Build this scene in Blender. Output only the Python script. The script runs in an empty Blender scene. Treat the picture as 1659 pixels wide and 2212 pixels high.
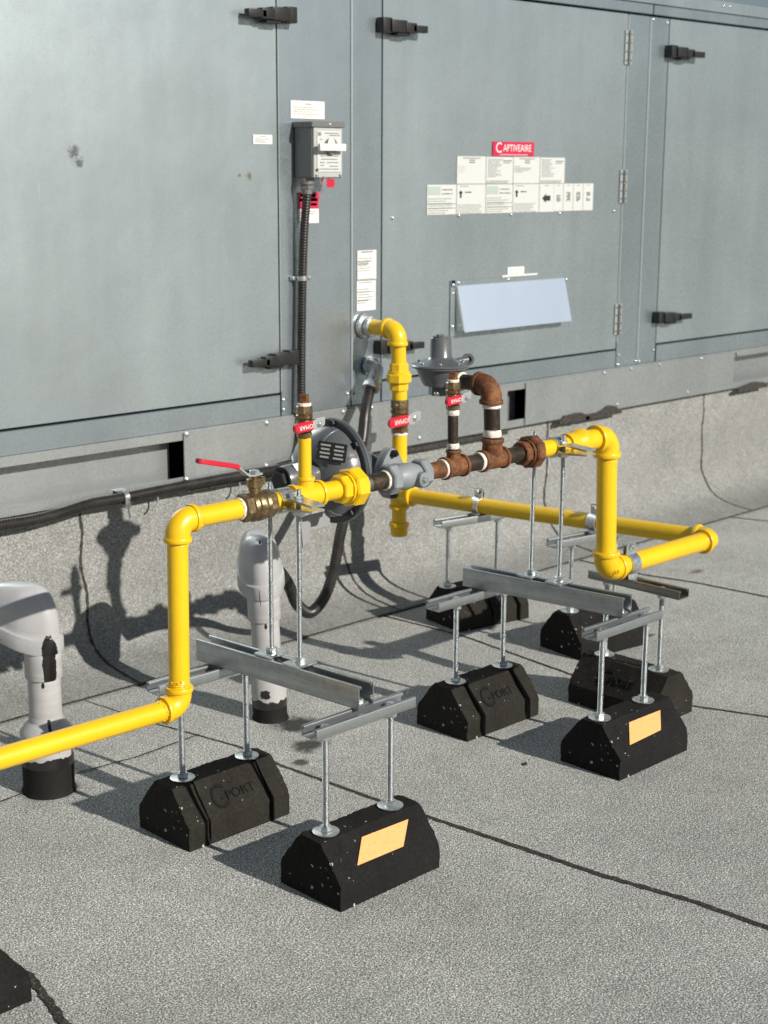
import bpy, bmesh, math, random
from mathutils import Vector, Matrix, noise
rnd = random.Random(7)
S = bpy.context.scene
C = S.collection
V = Vector
PI = math.pi

# ------------------------------------------------------------------ camera
cam = bpy.data.cameras.new("camera"); camo = bpy.data.objects.new("camera", cam); C.objects.link(camo)
S.camera = camo
Rm = Matrix(((0.7116, 0.1539, -0.6855), (-0.7025, 0.1617, -0.6930), (0.0042, 0.9748, 0.2240)))
camo.matrix_world = Matrix.Translation((0, 0, 1.27)) @ Rm.to_4x4()
cam.sensor_fit = 'HORIZONTAL'; cam.sensor_width = 24.0; cam.lens = 24.0 * 3250 / 1659
cam.clip_start = 0.05; cam.clip_end = 500
cam.dof.use_dof = True; cam.dof.focus_distance = 2.75; cam.dof.aperture_fstop = 6.3

# ------------------------------------------------------------------ world + sun
SUND = V((-0.135, 1.0, -0.515)).normalized()          # travel direction of the light
world = bpy.data.worlds.new("World"); S.world = world; world.use_nodes = True
wn = world.node_tree; bg = wn.nodes['Background']
sky = wn.nodes.new('ShaderNodeTexSky'); sky.sky_type = 'NISHITA'; sky.sun_disc = False
sky.sun_elevation = math.asin(-SUND.z); sky.sun_rotation = math.atan2(-SUND.x, -SUND.y)
sky.altitude = 200; sky.air_density = 1.0; sky.dust_density = 0.6; sky.ozone_density = 1.2
wn.links.new(sky.outputs[0], bg.inputs[0]); bg.inputs[1].default_value = 0.050
sun = bpy.data.lights.new("sun", 'SUN'); sun.energy = 5.0; sun.angle = math.radians(0.55); sun.color = (1.0, 0.95, 0.87)
suno = bpy.data.objects.new("sun", sun); C.objects.link(suno)
suno.rotation_euler = SUND.to_track_quat('-Z', 'Y').to_euler()
S.view_settings.view_transform = 'Standard'; S.view_settings.look = 'None'
S.view_settings.exposure = 0.13; S.view_settings.gamma = 1.0
S.render.engine = 'CYCLES'
S.render.resolution_x = 768; S.render.resolution_y = 1024

# ------------------------------------------------------------------ material helpers
def mat(name, col, rough=0.5, metal=0.0, spec=0.5, coat=0.0):
    m = bpy.data.materials.new(name); m.use_nodes = True
    b = m.node_tree.nodes['Principled BSDF']
    b.inputs['Base Color'].default_value = (*col, 1); b.inputs['Roughness'].default_value = rough
    b.inputs['Metallic'].default_value = metal; b.inputs['Specular IOR Level'].default_value = spec
    b.inputs['Coat Weight'].default_value = coat
    m.diffuse_color = (*col, 1)
    return m
class NT:
    def __init__(s, m):
        s.t = m.node_tree; s.b = s.t.nodes['Principled BSDF']; s.co = s.t.nodes.new('ShaderNodeTexCoord')
    def n(s, typ, **kw):
        x = s.t.nodes.new('ShaderNode' + typ)
        for k, v in kw.items():
            if k.startswith('_'): x.inputs[k[1:].replace('_', ' ')].default_value = v
            else: setattr(x, k, v)
        return x
    def l(s, a, b): s.t.links.new(a, b)
    def noise(s, scale, detail=4, rough=0.5, vec=None, dist=0):
        x = s.n('TexNoise', _Scale=scale, _Detail=detail, _Roughness=rough, _Distortion=dist)
        s.l(vec or s.co.outputs['Object'], x.inputs['Vector']); return x.outputs['Fac']
    def ramp(s, fac, pts, interp='LINEAR'):
        x = s.n('ValToRGB'); r = x.color_ramp; r.interpolation = interp
        while len(r.elements) < len(pts): r.elements.new(0.5)
        for e, (p, c) in zip(r.elements, pts):
            e.position = p; e.color = (*c, 1) if not isinstance(c, (int, float)) else (c, c, c, 1)
        s.l(fac, x.inputs[0]); return x.outputs['Color']
    def mix(s, f, a, b, mode='MIX'):
        x = s.n('Mix', data_type='RGBA', blend_type=mode)
        for k, v in ((0, f), (6, a), (7, b)):
            if isinstance(v, (int, float)): x.inputs[k].default_value = v if k == 0 else (v, v, v, 1)
            elif isinstance(v, tuple): x.inputs[k].default_value = (*v, 1)
            else: s.l(v, x.inputs[k])
        return x.outputs[2]
    def math(s, op, a, b=0.0, c=0.0, clamp=False):
        x = s.n('Math', operation=op, use_clamp=clamp)
        for k, v in ((0, a), (1, b), (2, c)):
            if isinstance(v, (int, float)): x.inputs[k].default_value = v
            else: s.l(v, x.inputs[k])
        return x.outputs[0]
    def bump(s, h, strength=0.3, dist=0.001, prev=None):
        x = s.n('Bump', _Strength=strength, _Distance=dist); s.l(h, x.inputs['Height'])
        if prev is not None: s.l(prev, x.inputs['Normal'])
        return x.outputs[0]
    def scaled(s, v):
        x = s.n('Mapping'); x.inputs['Scale'].default_value = v; s.l(s.co.outputs['Object'], x.inputs['Vector']); return x.outputs[0]
    def col(s, c): s.l(c, s.b.inputs['Base Color'])
    def rough(s, c): s.l(c, s.b.inputs['Roughness'])
    def normal(s, c): s.l(c, s.b.inputs['Normal'])

# -- roof membrane (granulated cap sheet)
def membrane(name, tint=1.0, stains=(), soft=0.0):
    m = mat(name, (0.25, 0.25, 0.23), 0.92, spec=0.25); t = NT(m)
    a = t.noise(345 if not soft else 400, 2, 0.6); b = t.noise(150, 3, 0.6); big = t.noise(2.3, 5, 0.6); mid = t.noise(14, 4, 0.6)
    v = t.n('TexVoronoi', _Scale=300.0); t.l(t.co.outputs['Object'], v.inputs['Vector'])
    c1 = t.ramp(a, [(0.38, tuple(x*tint for x in (0.075, 0.078, 0.075))), (0.47, tuple(x*tint for x in (0.195, 0.20, 0.190))),
                    (0.56, tuple(x*tint for x in (0.345, 0.345, 0.322))), (0.68, tuple(x*tint for x in (0.66, 0.655, 0.60)))])
    if soft: c1 = t.mix(soft, c1, tuple(x*tint for x in (0.255, 0.258, 0.245)))
    c2 = t.ramp(v.outputs['Color'], [(0.0, 0.55), (0.5, 1.0), (1.0, 1.5)])
    c = t.mix(0.75, c1, c2, 'MULTIPLY')
    c = t.mix(0.7, c, t.ramp(b, [(0.3, 0.70), (0.7, 1.25)]), 'MULTIPLY')
    c = t.mix(0.8, c, t.ramp(big, [(0.3, 0.84), (0.7, 1.12)]), 'MULTIPLY')
    c = t.mix(0.7, c, t.ramp(mid, [(0.3, 0.86), (0.7, 1.1)]), 'MULTIPLY')
    # worn spots where granules are missing
    w = t.ramp(t.noise(60, 5, 0.75), [(0.68, 0.0), (0.70, 1.0)])
    w2 = t.ramp(t.noise(3.1, 3, 0.5), [(0.48, 0.0), (0.6, 1.0)])
    c = t.mix(t.math('MULTIPLY', w, w2), c, (0.035, 0.035, 0.033))
    ge = t.n('NewGeometry'); sx = t.n('SeparateXYZ'); t.l(ge.outputs['Position'], sx.inputs[0])
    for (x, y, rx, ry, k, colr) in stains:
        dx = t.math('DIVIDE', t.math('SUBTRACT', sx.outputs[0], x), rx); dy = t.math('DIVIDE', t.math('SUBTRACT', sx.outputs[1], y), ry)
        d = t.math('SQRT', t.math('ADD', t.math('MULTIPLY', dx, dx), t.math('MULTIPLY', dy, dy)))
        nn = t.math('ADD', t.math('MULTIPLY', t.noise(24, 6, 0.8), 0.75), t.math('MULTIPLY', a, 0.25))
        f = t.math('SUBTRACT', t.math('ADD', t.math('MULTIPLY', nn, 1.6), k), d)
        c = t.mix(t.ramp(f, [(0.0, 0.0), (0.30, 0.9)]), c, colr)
    t.col(c)
    t.normal(t.bump(a, 0.75, 0.0016))
    return m
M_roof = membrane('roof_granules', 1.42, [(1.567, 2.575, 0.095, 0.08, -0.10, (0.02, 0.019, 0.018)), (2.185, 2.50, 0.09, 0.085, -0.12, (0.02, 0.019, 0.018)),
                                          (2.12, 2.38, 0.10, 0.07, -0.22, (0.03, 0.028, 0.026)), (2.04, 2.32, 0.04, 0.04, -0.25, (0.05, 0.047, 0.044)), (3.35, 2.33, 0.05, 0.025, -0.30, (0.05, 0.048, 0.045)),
                                          (4.02, 2.63, 0.08, 0.04, -0.3, (0.16, 0.10, 0.075))])
M_curb = membrane('curb_granules', 0.93, (), 0.60)
# -- bitumen
M_bit = mat('bitumen', (0.018, 0.016, 0.014), 0.75, spec=0.3); t = NT(M_bit)
t.col(t.ramp(t.noise(260, 3, 0.7), [(0.40, (0.018, 0.015, 0.013)), (0.58, (0.050, 0.042, 0.036)), (0.68, (0.20, 0.19, 0.17))])); t.normal(t.bump(t.noise(300, 3), 0.6, 0.0015))
# -- galvanised sheet of the unit
def galv(name, c0, c1, rough=0.42, metal=0.75, smudge=False, sc=1.0):
    m = mat(name, c0, rough, metal); t = NT(m)
    v = t.n('TexVoronoi', _Scale=150.0 * sc); t.l(t.co.outputs['Object'], v.inputs['Vector'])
    vv = t.n('SeparateColor'); t.l(v.outputs['Color'], vv.inputs[0])
    f = t.math('ADD', t.math('MULTIPLY', vv.outputs[0], 0.35), t.math('MULTIPLY', t.noise(320 * sc, 3, 0.7), 0.65))
    c = t.ramp(f, [(0.25, c0), (0.75, c1)])
    c = t.mix(0.8, c, t.ramp(t.noise(2.2, 5, 0.6), [(0.3, 0.86), (0.7, 1.10)]), 'MULTIPLY')
    c = t.mix(0.6, c, t.ramp(t.noise(1.0, 4, 0.6, vec=t.scaled((9, 9, 0.9))), [(0.3, 0.90), (0.7, 1.08)]), 'MULTIPLY')
    # pale scratches and rub marks
    wv = t.ramp(t.noise(1, 3, 0.6, vec=t.scaled((160, 160, 11)), dist=0.4), [(0.735, 0.0), (0.76, 1.0)])
    sp = t.ramp(t.noise(3.4, 2, 0.5), [(0.52, 0.0), (0.62, 1.0)])
    c = t.mix(t.math('MULTIPLY', t.math('MULTIPLY', wv, sp), 0.55), c, (0.80, 0.82, 0.82))
    rub = t.ramp(t.noise(7, 6, 0.75), [(0.66, 0.0), (0.80, 0.45)])
    c = t.mix(rub, c, (0.72, 0.74, 0.74))
    ge = t.n('NewGeometry'); sx = t.n('SeparateXYZ'); t.l(ge.outputs['Position'], sx.inputs[0])
    if smudge:
        for (x, z, r, colr, k) in [(2.101, 1.301, 0.030, (0.10, 0.10, 0.10), 0.25), (2.114, 1.275, 0.022, (0.10, 0.10, 0.10), 0.25),
                                (2.648, 1.244, 0.018, (0.22, 0.14, 0.03), 0.2), (2.617, 1.246, 0.010, (0.22, 0.14, 0.03), 0.2)]:
            dx = t.math('DIVIDE', t.math('SUBTRACT', sx.outputs[0], x), r); dz = t.math('DIVIDE', t.math('SUBTRACT', sx.outputs[2], z), r)
            d = t.math('SQRT', t.math('ADD', t.math('MULTIPLY', dx, dx), t.math('MULTIPLY', dz, dz)))
            q = t.math('SUBTRACT', t.math('ADD', t.math('MULTIPLY', t.noise(90, 5, 0.8), 2.6), -0.65), d)
            c = t.mix(t.ramp(q, [(0.0, 0.0), (0.35, 0.75)]), c, colr)
    t.col(c)
    t.rough(t.ramp(f, [(0.2, rough + 0.10), (0.8, rough - 0.06)]))
    t.normal(t.bump(t.noise(420, 2, 0.6), 0.28, 0.0006, t.bump(t.noise(3.0, 3, 0.5), 0.16, 0.02)))
    return m
M_galv = galv('galvanised_sheet', (0.355, 0.41, 0.432), (0.535, 0.60, 0.625), 0.355, 0.86, True)
M_galv2 = galv('galvanised_post', (0.32, 0.375, 0.41), (0.49, 0.555, 0.595), 0.33, 0.88)
M_galv3 = galv('galvanised_base', (0.32, 0.34, 0.34), (0.50, 0.52, 0.52), 0.42, 0.82)
M_bright = mat('bright_aluminium_sheet', (0.70, 0.74, 0.79), 0.32, 0.80); t = NT(M_bright); t.col(t.ramp(t.noise(5, 4, 0.6), [(0.3, (0.70, 0.77, 0.88)), (0.7, (0.76, 0.83, 0.93))]))
M_edge = mat('bare_sheet_edge', (0.62, 0.65, 0.65), 0.35, 0.7)
M_black = mat('black_plastic', (0.013, 0.013, 0.013), 0.42); t = NT(M_black); t.normal(t.bump(t.noise(600, 2), 0.2, 0.0004))
M_dark = mat('dark_gap', (0.012, 0.012, 0.012), 0.9)
def zinc(name, lo, hi, rough=0.28, metal=0.9, thread=0):
    m = mat(name, lo, rough, metal); t = NT(m)
    f = t.noise(60, 4, 0.65)
    c = t.ramp(f, [(0.3, lo), (0.7, hi)]); t.col(c)
    t.rough(t.ramp(t.noise(130, 3), [(0.3, rough - 0.06), (0.7, rough + 0.16)]))
    nb = t.bump(t.noise(500, 2), 0.15, 0.0004)
    if thread:
        w = t.n('TexWave', wave_type='BANDS', bands_direction='Z', _Scale=thread, _Distortion=0.0)
        t.l(t.co.outputs['Object'], w.inputs['Vector']); nb = t.bump(w.outputs['Fac'], 0.9, 0.0012, nb)
        t.col(t.mix(0.55, c, t.ramp(w.outputs['Fac'], [(0.0, 0.45), (0.6, 1.15)]), 'MULTIPLY'))
    t.normal(nb)
    return m
M_zinc = zinc('zinc_plate', (0.50, 0.53, 0.53), (0.72, 0.75, 0.74))
M_thread = zinc('threaded_zinc', (0.55, 0.59, 0.60), (0.68, 0.71, 0.71), 0.3, 0.9, 130)
def strutmat(name, lo, hi):
    m = mat(name, lo, 0.36, 0.92); t = NT(m)
    st = t.noise(1, 5, 0.65, vec=t.scaled((4, 110, 110))); f = t.math('ADD', t.math('MULTIPLY', st, 0.7), t.math('MULTIPLY', t.noise(40, 4, 0.7), 0.3))
    t.col(t.ramp(f, [(0.36, lo), (0.62, hi)])); t.rough(t.ramp(f, [(0.3, 0.5), (0.7, 0.28)])); t.normal(t.bump(st, 0.15, 0.0006)); return m
M_strut = strutmat('galvanised_channel', (0.31, 0.33, 0.34), (0.52, 0.545, 0.55))
M_strut2 = strutmat('dull_galvanised_channel', (0.17, 0.17, 0.16), (0.31, 0.31, 0.29))
# -- yellow paint
def yellow(name, col, rough):
    m = mat(name, col, rough, spec=0.45, coat=0.25); t = NT(m)
    m.node_tree.nodes['Principled BSDF'].inputs['Coat Roughness'].default_value = 0.18
    f = t.noise(9, 4, 0.6)
    c = t.ramp(f, [(0.3, tuple(x*0.90 for x in col)), (0.7, col)])
    d = t.ramp(t.noise(60, 6, 0.8), [(0.69, 0.0), (0.73, 0.75)])
    c = t.mix(d, c, (0.45, 0.26, 0.015))
    t.col(c)
    n1 = t.bump(t.noise(45, 4, 0.65), 0.22, 0.003, t.bump(t.noise(150, 3, 0.6), 0.16, 0.0016)); t.normal(t.bump(t.noise(900, 2), 0.10, 0.0003, n1))
    return m
M_yel = yellow('yellow_gas_paint', (0.82, 0.505, 0.006), 0.38)
# -- rust, black iron, brass
def rusty(name, cs, rough, bumps, metal=0.0):
    m = mat(name, cs[1], rough, metal); t = NT(m)
    f = t.math('ADD', t.math('MULTIPLY', t.noise(34, 6, 0.7), 0.65), t.math('MULTIPLY', t.noise(160, 4, 0.7), 0.35))
    t.col(t.ramp(f, [(0.30, cs[0]), (0.5, cs[1]), (0.68, cs[2])])); t.normal(t.bump(t.noise(170, 5, 0.7), bumps, 0.0018))
    t.rough(t.ramp(f, [(0.3, rough - 0.12), (0.7, rough + 0.12)]))
    return m
M_rust = rusty('rusted_iron', [(0.030, 0.012, 0.006), (0.135, 0.046, 0.013), (0.34, 0.145, 0.042)], 0.66, 0.6, 0.12)
M_iron = rusty('black_iron_pipe', [(0.018, 0.016, 0.013), (0.045, 0.035, 0.025), (0.13, 0.078, 0.036)], 0.45, 0.35, 0.5)
M_brass = rusty('aged_brass', [(0.10, 0.068, 0.032), (0.22, 0.155, 0.080), (0.42, 0.32, 0.18)], 0.34, 0.25, 0.8)
M_dope = mat('thread_sealant', (0.82, 0.72, 0.60), 0.7); t = NT(M_dope); t.col(t.ramp(t.noise(150, 4, 0.7), [(0.35, (0.50, 0.40, 0.30)), (0.5, (0.80, 0.73, 0.64)), (0.7, (0.85, 0.80, 0.74))])); t.normal(t.bump(t.noise(260, 3), 0.9, 0.002))
M_red = mat('red_vinyl_grip', (0.52, 0.012, 0.035), 0.35); t = NT(M_red); t.normal(t.bump(t.noise(300, 3), 0.3, 0.001))
M_regul = mat('grey_enamel', (0.10, 0.11, 0.12), 0.30, 0.0, 0.6, 0.4); t = NT(M_regul); t.col(t.ramp(t.noise(18, 5, 0.7), [(0.3, (0.080, 0.086, 0.090)), (0.7, (0.118, 0.126, 0.132))])); t.normal(t.bump(t.noise(280, 3), 0.22, 0.0008))
M_regbody = mat('light_grey_casting', (0.27, 0.30, 0.32), 0.45); t = NT(M_regbody); t.col(t.ramp(t.noise(30, 5, 0.7), [(0.3, (0.19, 0.207, 0.217)), (0.7, (0.265, 0.288, 0.30))])); t.normal(t.bump(t.noise(240, 4), 0.35, 0.0012))
M_bolt = mat('black_oxide_bolt', (0.018, 0.02, 0.022), 0.4, 0.4)
M_rim = mat('shade_darkened_enamel', (0.045, 0.050, 0.055), 0.35)  # case enamel darkened: shade on the unlit rim put into the colour
M_steel = mat('stamped_steel', (0.50, 0.51, 0.51), 0.38, 0.6)
M_flat = mat('flat_grey_plate', (0.25, 0.25, 0.255), 0.6)
# -- rubber
def rubber(name, base):
    m = mat(name, base, 0.85, spec=0.14); t = NT(m)
    c = t.ramp(t.noise(150, 5, 0.75), [(0.3, tuple(x*0.65 for x in base)), (0.7, tuple(x*1.5 for x in base))])
    c = t.mix(0.6, c, t.ramp(t.noise(14, 4), [(0.3, 0.75), (0.7, 1.35)]), 'MULTIPLY')
    v = t.n('TexVoronoi', _Scale=150.0); v.inputs['Randomness'].default_value = 1.0
    w = t.noise(120, 2); mx = t.n('Mix', data_type='VECTOR'); mx.inputs[0].default_value = 0.010
    t.l(t.co.outputs['Object'], mx.inputs[4]); nn = t.n('TexNoise', _Scale=320.0); t.l(t.co.outputs['Object'], nn.inputs['Vector']); t.l(nn.outputs['Color'], mx.inputs[5])
    t.l(mx.outputs[1], v.inputs['Vector'])
    sc = t.n('SeparateColor'); t.l(v.outputs['Color'], sc.inputs[0])
    pick = t.math('GREATER_THAN', sc.outputs[0], 0.925); size = t.math('MULTIPLY', t.math('MULTIPLY', sc.outputs[1], sc.outputs[2]), 0.50)
    near = t.math('LESS_THAN', v.outputs['Distance'], size)
    c = t.mix(t.math('MULTIPLY', pick, near), c, (0.50, 0.50, 0.48))
    t.col(c); t.normal(t.bump(t.noise(210, 5, 0.75), 0.9, 0.0022)); return m
M_rub = rubber('recycled_rubber', (0.0125, 0.012, 0.0115))
M_rub2 = rubber('brown_black_rubber', (0.021, 0.019, 0.016))
M_orange = mat('orange_sticker', (0.86, 0.46, 0.135), 0.55); t = NT(M_orange); t.col(t.ramp(t.noise(240, 4, 0.8), [(0.30, (0.60, 0.28, 0.075)), (0.5, (0.74, 0.38, 0.125)), (0.75, (0.80, 0.43, 0.16))]))
# -- white painted pvc with peeled patches
def pvc(name, patches, base=(0.43, 0.42, 0.415), zcut=None, streak=0.5):
    m = mat(name, base, 0.34, coat=0.35); t = NT(m)
    c = t.ramp(t.noise(8, 5, 0.6), [(0.3, tuple(x*0.9 for x in base)), (0.7, tuple(min(1, x*1.08) for x in base))])
    c = t.mix(streak, c, t.ramp(t.noise(1, 4, 0.6, vec=t.scaled((12, 12, 120))), [(0.35, 0.82), (0.65, 1.08)]), 'MULTIPLY')
    sx = t.n('SeparateXYZ'); t.l(t.co.outputs['Object'], sx.inputs[0])
    for (ang, z, ra, rz, nz) in patches:                            # angle round the pipe, height, half sizes
        at = t.math('ARCTAN2', sx.outputs[1], sx.outputs[0])
        da = t.math('DIVIDE', t.math('SUBTRACT', at, ang), ra); dz = t.math('DIVIDE', t.math('SUBTRACT', sx.outputs[2], z), rz)
        d = t.math('POWER', t.math('ADD', t.math('POWER', t.math('ABSOLUTE', da), 3.0), t.math('POWER', t.math('ABSOLUTE', dz), 3.0)), 0.3333)
        q = t.math('SUBTRACT', t.math('ADD', t.math('MULTIPLY', t.math('SUBTRACT', t.noise(55, 5, 0.65), 0.5), nz*2.2), 1.0), d)
        c = t.mix(t.ramp(q, [(0.0, 0.0), (0.03, 1.0)]), c, (0.012, 0.0105, 0.0095))
    if zcut is not None:
        q = t.math('SUBTRACT', t.math('ADD', t.math('MULTIPLY', t.math('SUBTRACT', t.noise(26, 4, 0.6), 0.5), 0.05), zcut), sx.outputs[2])
        c = t.mix(t.ramp(t.math('MULTIPLY', q, 20.0), [(0.0, 0.0), (0.02, 1.0)]), c, (0.012, 0.0105, 0.0095))
    fl = t.ramp(t.noise(55, 4, 0.7), [(0.715, 0.0), (0.73, 1.0)])
    c = t.mix(fl, c, (0.05, 0.04, 0.035))
    t.col(c); t.normal(t.bump(t.noise(40, 4), 0.18, 0.002)); return m
M_tarsleeve = mat('tar_coated_sleeve', (0.02, 0.018, 0.016), 0.7, spec=0.15); t = NT(M_tarsleeve)
t.col(t.ramp(t.noise(95, 5, 0.8), [(0.66, (0.013, 0.012, 0.011)), (0.70, (0.38, 0.36, 0.33))])); t.normal(t.bump(t.noise(60, 5), 0.5, 0.003))
M_conduit = mat('black_conduit_jacket', (0.028, 0.026, 0.025), 0.36); t = NT(M_conduit); t.col(t.ramp(t.noise(25, 5, 0.7), [(0.35, (0.014, 0.013, 0.012)), (0.7, (0.036, 0.032, 0.028))]))
M_grey = mat('grey_box_paint', (0.16, 0.16, 0.155), 0.45, 0.2)
M_lid = mat('pale_box_cover', (0.42, 0.43, 0.43), 0.4, 0.1)
M_paper = mat('white_sticker', (0.66, 0.66, 0.63), 0.5)
M_paper2 = mat('pale_sticker', (0.53, 0.54, 0.52), 0.5)
M_ink = mat('grey_print', (0.17, 0.18, 0.175), 0.6)
M_inklight = mat('light_print', (0.40, 0.39, 0.33), 0.6)
M_inkdark = mat('black_print', (0.02, 0.02, 0.02), 0.6)
M_redsign = mat('crimson_print', (0.50, 0.012, 0.055), 0.45)
M_white = mat('white_print', (0.70, 0.69, 0.67), 0.5)
M_green = mat('pale_green_print', (0.36, 0.43, 0.38), 0.6)

# ------------------------------------------------------------------ mesh builder
class MB:
    def __init__(s): s.b = bmesh.new()
    def box(s, c, sz, R=None, bev=0.0, seg=1):
        r = bmesh.ops.create_cube(s.b, size=1.0); vs = r['verts']
        for v in vs: v.co = V((v.co.x * sz[0], v.co.y * sz[1], v.co.z * sz[2]))
        if bev > 0:
            es = list({e for v in vs for e in v.link_edges})
            rr = bmesh.ops.bevel(s.b, geom=es, offset=bev, segments=seg, affect='EDGES', profile=0.6)
            vs = list({v for f in rr['faces'] for v in f.verts} | {v for v in vs if v.is_valid})
        for v in vs: v.co = (R @ v.co if R else v.co) + V(c)
        return s
    def span(s, x0, x1, y0, y1, z0, z1, bev=0.0):
        return s.box(((x0+x1)/2, (y0+y1)/2, (z0+z1)/2), (abs(x1-x0), abs(y1-y0), abs(z1-z0)), bev=bev)
    def lathe(s, p, d, prof, seg=32, rot=0.0, sy=1.0):
        """prof: (t along d, radius)"""
        d = V(d).normalized(); p = V(p); q = d.to_track_quat('Z', 'Y').to_matrix()
        rings = []
        for (tt, r) in prof:
            if r <= 1e-6: rings.append([s.b.verts.new(p + d * tt)]); continue
            rings.append([s.b.verts.new(p + d * tt + q @ V((math.cos(rot + 2*PI*k/seg) * r, math.sin(rot + 2*PI*k/seg) * r * sy, 0))) for k in range(seg)])
        for a, b in zip(rings, rings[1:]):
            if len(a) == 1 and len(b) == 1: continue
            for k in range(seg):
                k2 = (k + 1) % seg
                if len(a) == 1: s.b.faces.new((a[0], b[k2], b[k]))
                elif len(b) == 1: s.b.faces.new((a[k], a[k2], b[0]))
                else: s.b.faces.new((a[k], a[k2], b[k2], b[k]))
        if len(rings[0]) > 1: s.b.faces.new(list(reversed(rings[0])))
        if len(rings[-1]) > 1: s.b.faces.new(rings[-1])
        return s
    def cyl(s, p0, p1, r, seg=28, ch=0.0, rot=0.0):
        p0 = V(p0); p1 = V(p1); L = (p1 - p0).length
        pr = [(0, r - ch), (ch, r), (L - ch, r), (L, r - ch)] if ch else [(0, r), (L, r)]
        return s.lathe(p0, p1 - p0, pr, seg, rot)
    def nut(s, c, d, r, h, rot=0.0, seg=6):
        d = V(d).normalized(); c = V(c)
        return s.lathe(c - d * h/2, d, [(0, r*0.9), (h*0.12, r), (h*0.88, r), (h, r*0.9)], seg, rot)
    def sweep(s, pts, rad, seg=16, cap=True):
        pts = [V(p) for p in pts]; n = len(pts)
        if isinstance(rad, (int, float)): rad = [rad] * n
        tg = [(pts[min(i+1, n-1)] - pts[max(i-1, 0)]).normalized() for i in range(n)]
        nrm = tg[0].orthogonal().normalized(); rings = []
        for i in range(n):
            if i: nrm = (tg[i-1].rotation_difference(tg[i]) @ nrm); nrm = (nrm - tg[i] * nrm.dot(tg[i])).normalized()
            bi = tg[i].cross(nrm)
            rings.append([s.b.verts.new(pts[i] + (nrm * math.cos(2*PI*k/seg) + bi * math.sin(2*PI*k/seg)) * rad[i]) for k in range(seg)])
        for a, b in zip(rings, rings[1:]):
            for k in range(seg): s.b.faces.new((a[k], a[(k+1) % seg], b[(k+1) % seg], b[k]))
        if cap: s.b.faces.new(list(reversed(rings[0]))); s.b.faces.new(rings[-1])
        return s
    def prism(s, poly, o, u, v, th, bev=0.0):
        """polygon (a,b) -> o + a*u + b*v extruded by th along u x v"""
        o = V(o); u = V(u); v = V(v); n = u.cross(v).normalized()
        a = [s.b.verts.new(o + u*x + v*y) for x, y in poly]; b = [s.b.verts.new(p.co + n*th) for p in a]
        k = len(poly); fs = [s.b.faces.new(list(reversed(a))), s.b.faces.new(b)]
        for i in range(k): fs.append(s.b.faces.new((a[i], a[(i+1) % k], b[(i+1) % k], b[i])))
        bmesh.ops.recalc_face_normals(s.b, faces=fs)
        if bev:
            es = [e for e in b[0].link_faces[0].edges] if False else [e for f in fs[:2] for e in f.edges]
            bmesh.ops.bevel(s.b, geom=list(set(es)), offset=bev, segments=2, affect='EDGES')
        return s
    def sphere(s, c, r, sc=(1, 1, 1), R=None, u=24, v=16):
        q = bmesh.ops.create_uvsphere(s.b, u_segments=u, v_segments=v, radius=r)
        for w in q['verts']:
            p = V((w.co.x*sc[0], w.co.y*sc[1], w.co.z*sc[2])); w.co = (R @ p if R else p) + V(c)
        return s
    def jitter(s, amp, freq):
        for v in s.b.verts:
            v.co += noise.noise_vector(v.co * freq) * amp
        return s
WM = {}
def reg(o, Mx): WM[o.name] = Mx
def link(o, parent=None, local=None):
    C.objects.link(o)
    if parent is not None: o.parent = parent
    return o
def thing(name, label, cat, loc=(0, 0, 0), rz=0.0, group=None, rx=None):
    o = bpy.data.objects.new(name, None); C.objects.link(o); o.empty_display_size = 0.05
    Mx = Matrix.Translation(loc) @ (rx if rx is not None else Matrix.Rotation(rz, 4, 'Z'))
    o.matrix_world = Mx; reg(o, Mx); o['label'] = label; o['category'] = cat
    if group: o['group'] = group
    return o
def part(name, mb, m, parent, world=True, smooth=0.6, label=None):
    """mesh object; world=True: vertices are in world coordinates"""
    b = mb.b
    if parent is not None and world: b.transform(WM[parent.name].inverted())
    bmesh.ops.recalc_face_normals(b, faces=b.faces)
    for f in b.faces: f.smooth = True
    for e in b.edges: e.smooth = (len(e.link_faces) == 2 and e.calc_face_angle(0.0) < smooth)
    me = bpy.data.meshes.new(name); b.to_mesh(me); b.free()
    o = bpy.data.objects.new(name, me); C.objects.link(o); me.materials.append(m)
    if parent is not None: o.parent = parent; reg(o, WM[parent.name])
    else: reg(o, Matrix.Identity(4))
    if label: o['label'] = label
    return o
def tag(o, label, cat, group=None, kind=None):
    if label: o['label'] = label
    if cat: o['category'] = cat
    if group: o['group'] = group
    if kind: o['kind'] = kind
    return o
def copytree(root, loc, rz, label):
    r = root.copy(); C.objects.link(r); Mx = Matrix.Translation(loc) @ Matrix.Rotation(rz, 4, 'Z')
    r.matrix_world = Mx; reg(r, Mx); r['label'] = label
    for ch in list(root.children):
        c = ch.copy(); C.objects.link(c); c.parent = r; reg(c, Mx)
        for g in list(ch.children):
            d = g.copy(); C.objects.link(d); d.parent = c; reg(d, Mx)
    return r
def lettering(parent, txt, size, Mx, m, ext=0.0006, name='lettering', align='CENTER', sx=1.0, world=True):
    cu = bpy.data.curves.new('tmp', 'FONT'); cu.body = txt; cu.size = size; cu.extrude = ext; cu.align_x = align; cu.align_y = 'CENTER'; cu.resolution_u = 3
    o = bpy.data.objects.new('tmp', cu); C.objects.link(o)
    dg = bpy.context.evaluated_depsgraph_get(); me = bpy.data.meshes.new_from_object(o.evaluated_get(dg))
    bpy.data.objects.remove(o); bpy.data.curves.remove(cu)
    me.name = name; me.materials.clear(); me.materials.append(m)
    me.transform(Matrix.Diagonal((sx, 1, 1, 1)))
    me.transform((WM[parent.name].inverted() @ Mx) if world else Mx)
    q = bpy.data.objects.new(name, me); C.objects.link(q); q.parent = parent; reg(q, WM[parent.name]); return q
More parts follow.
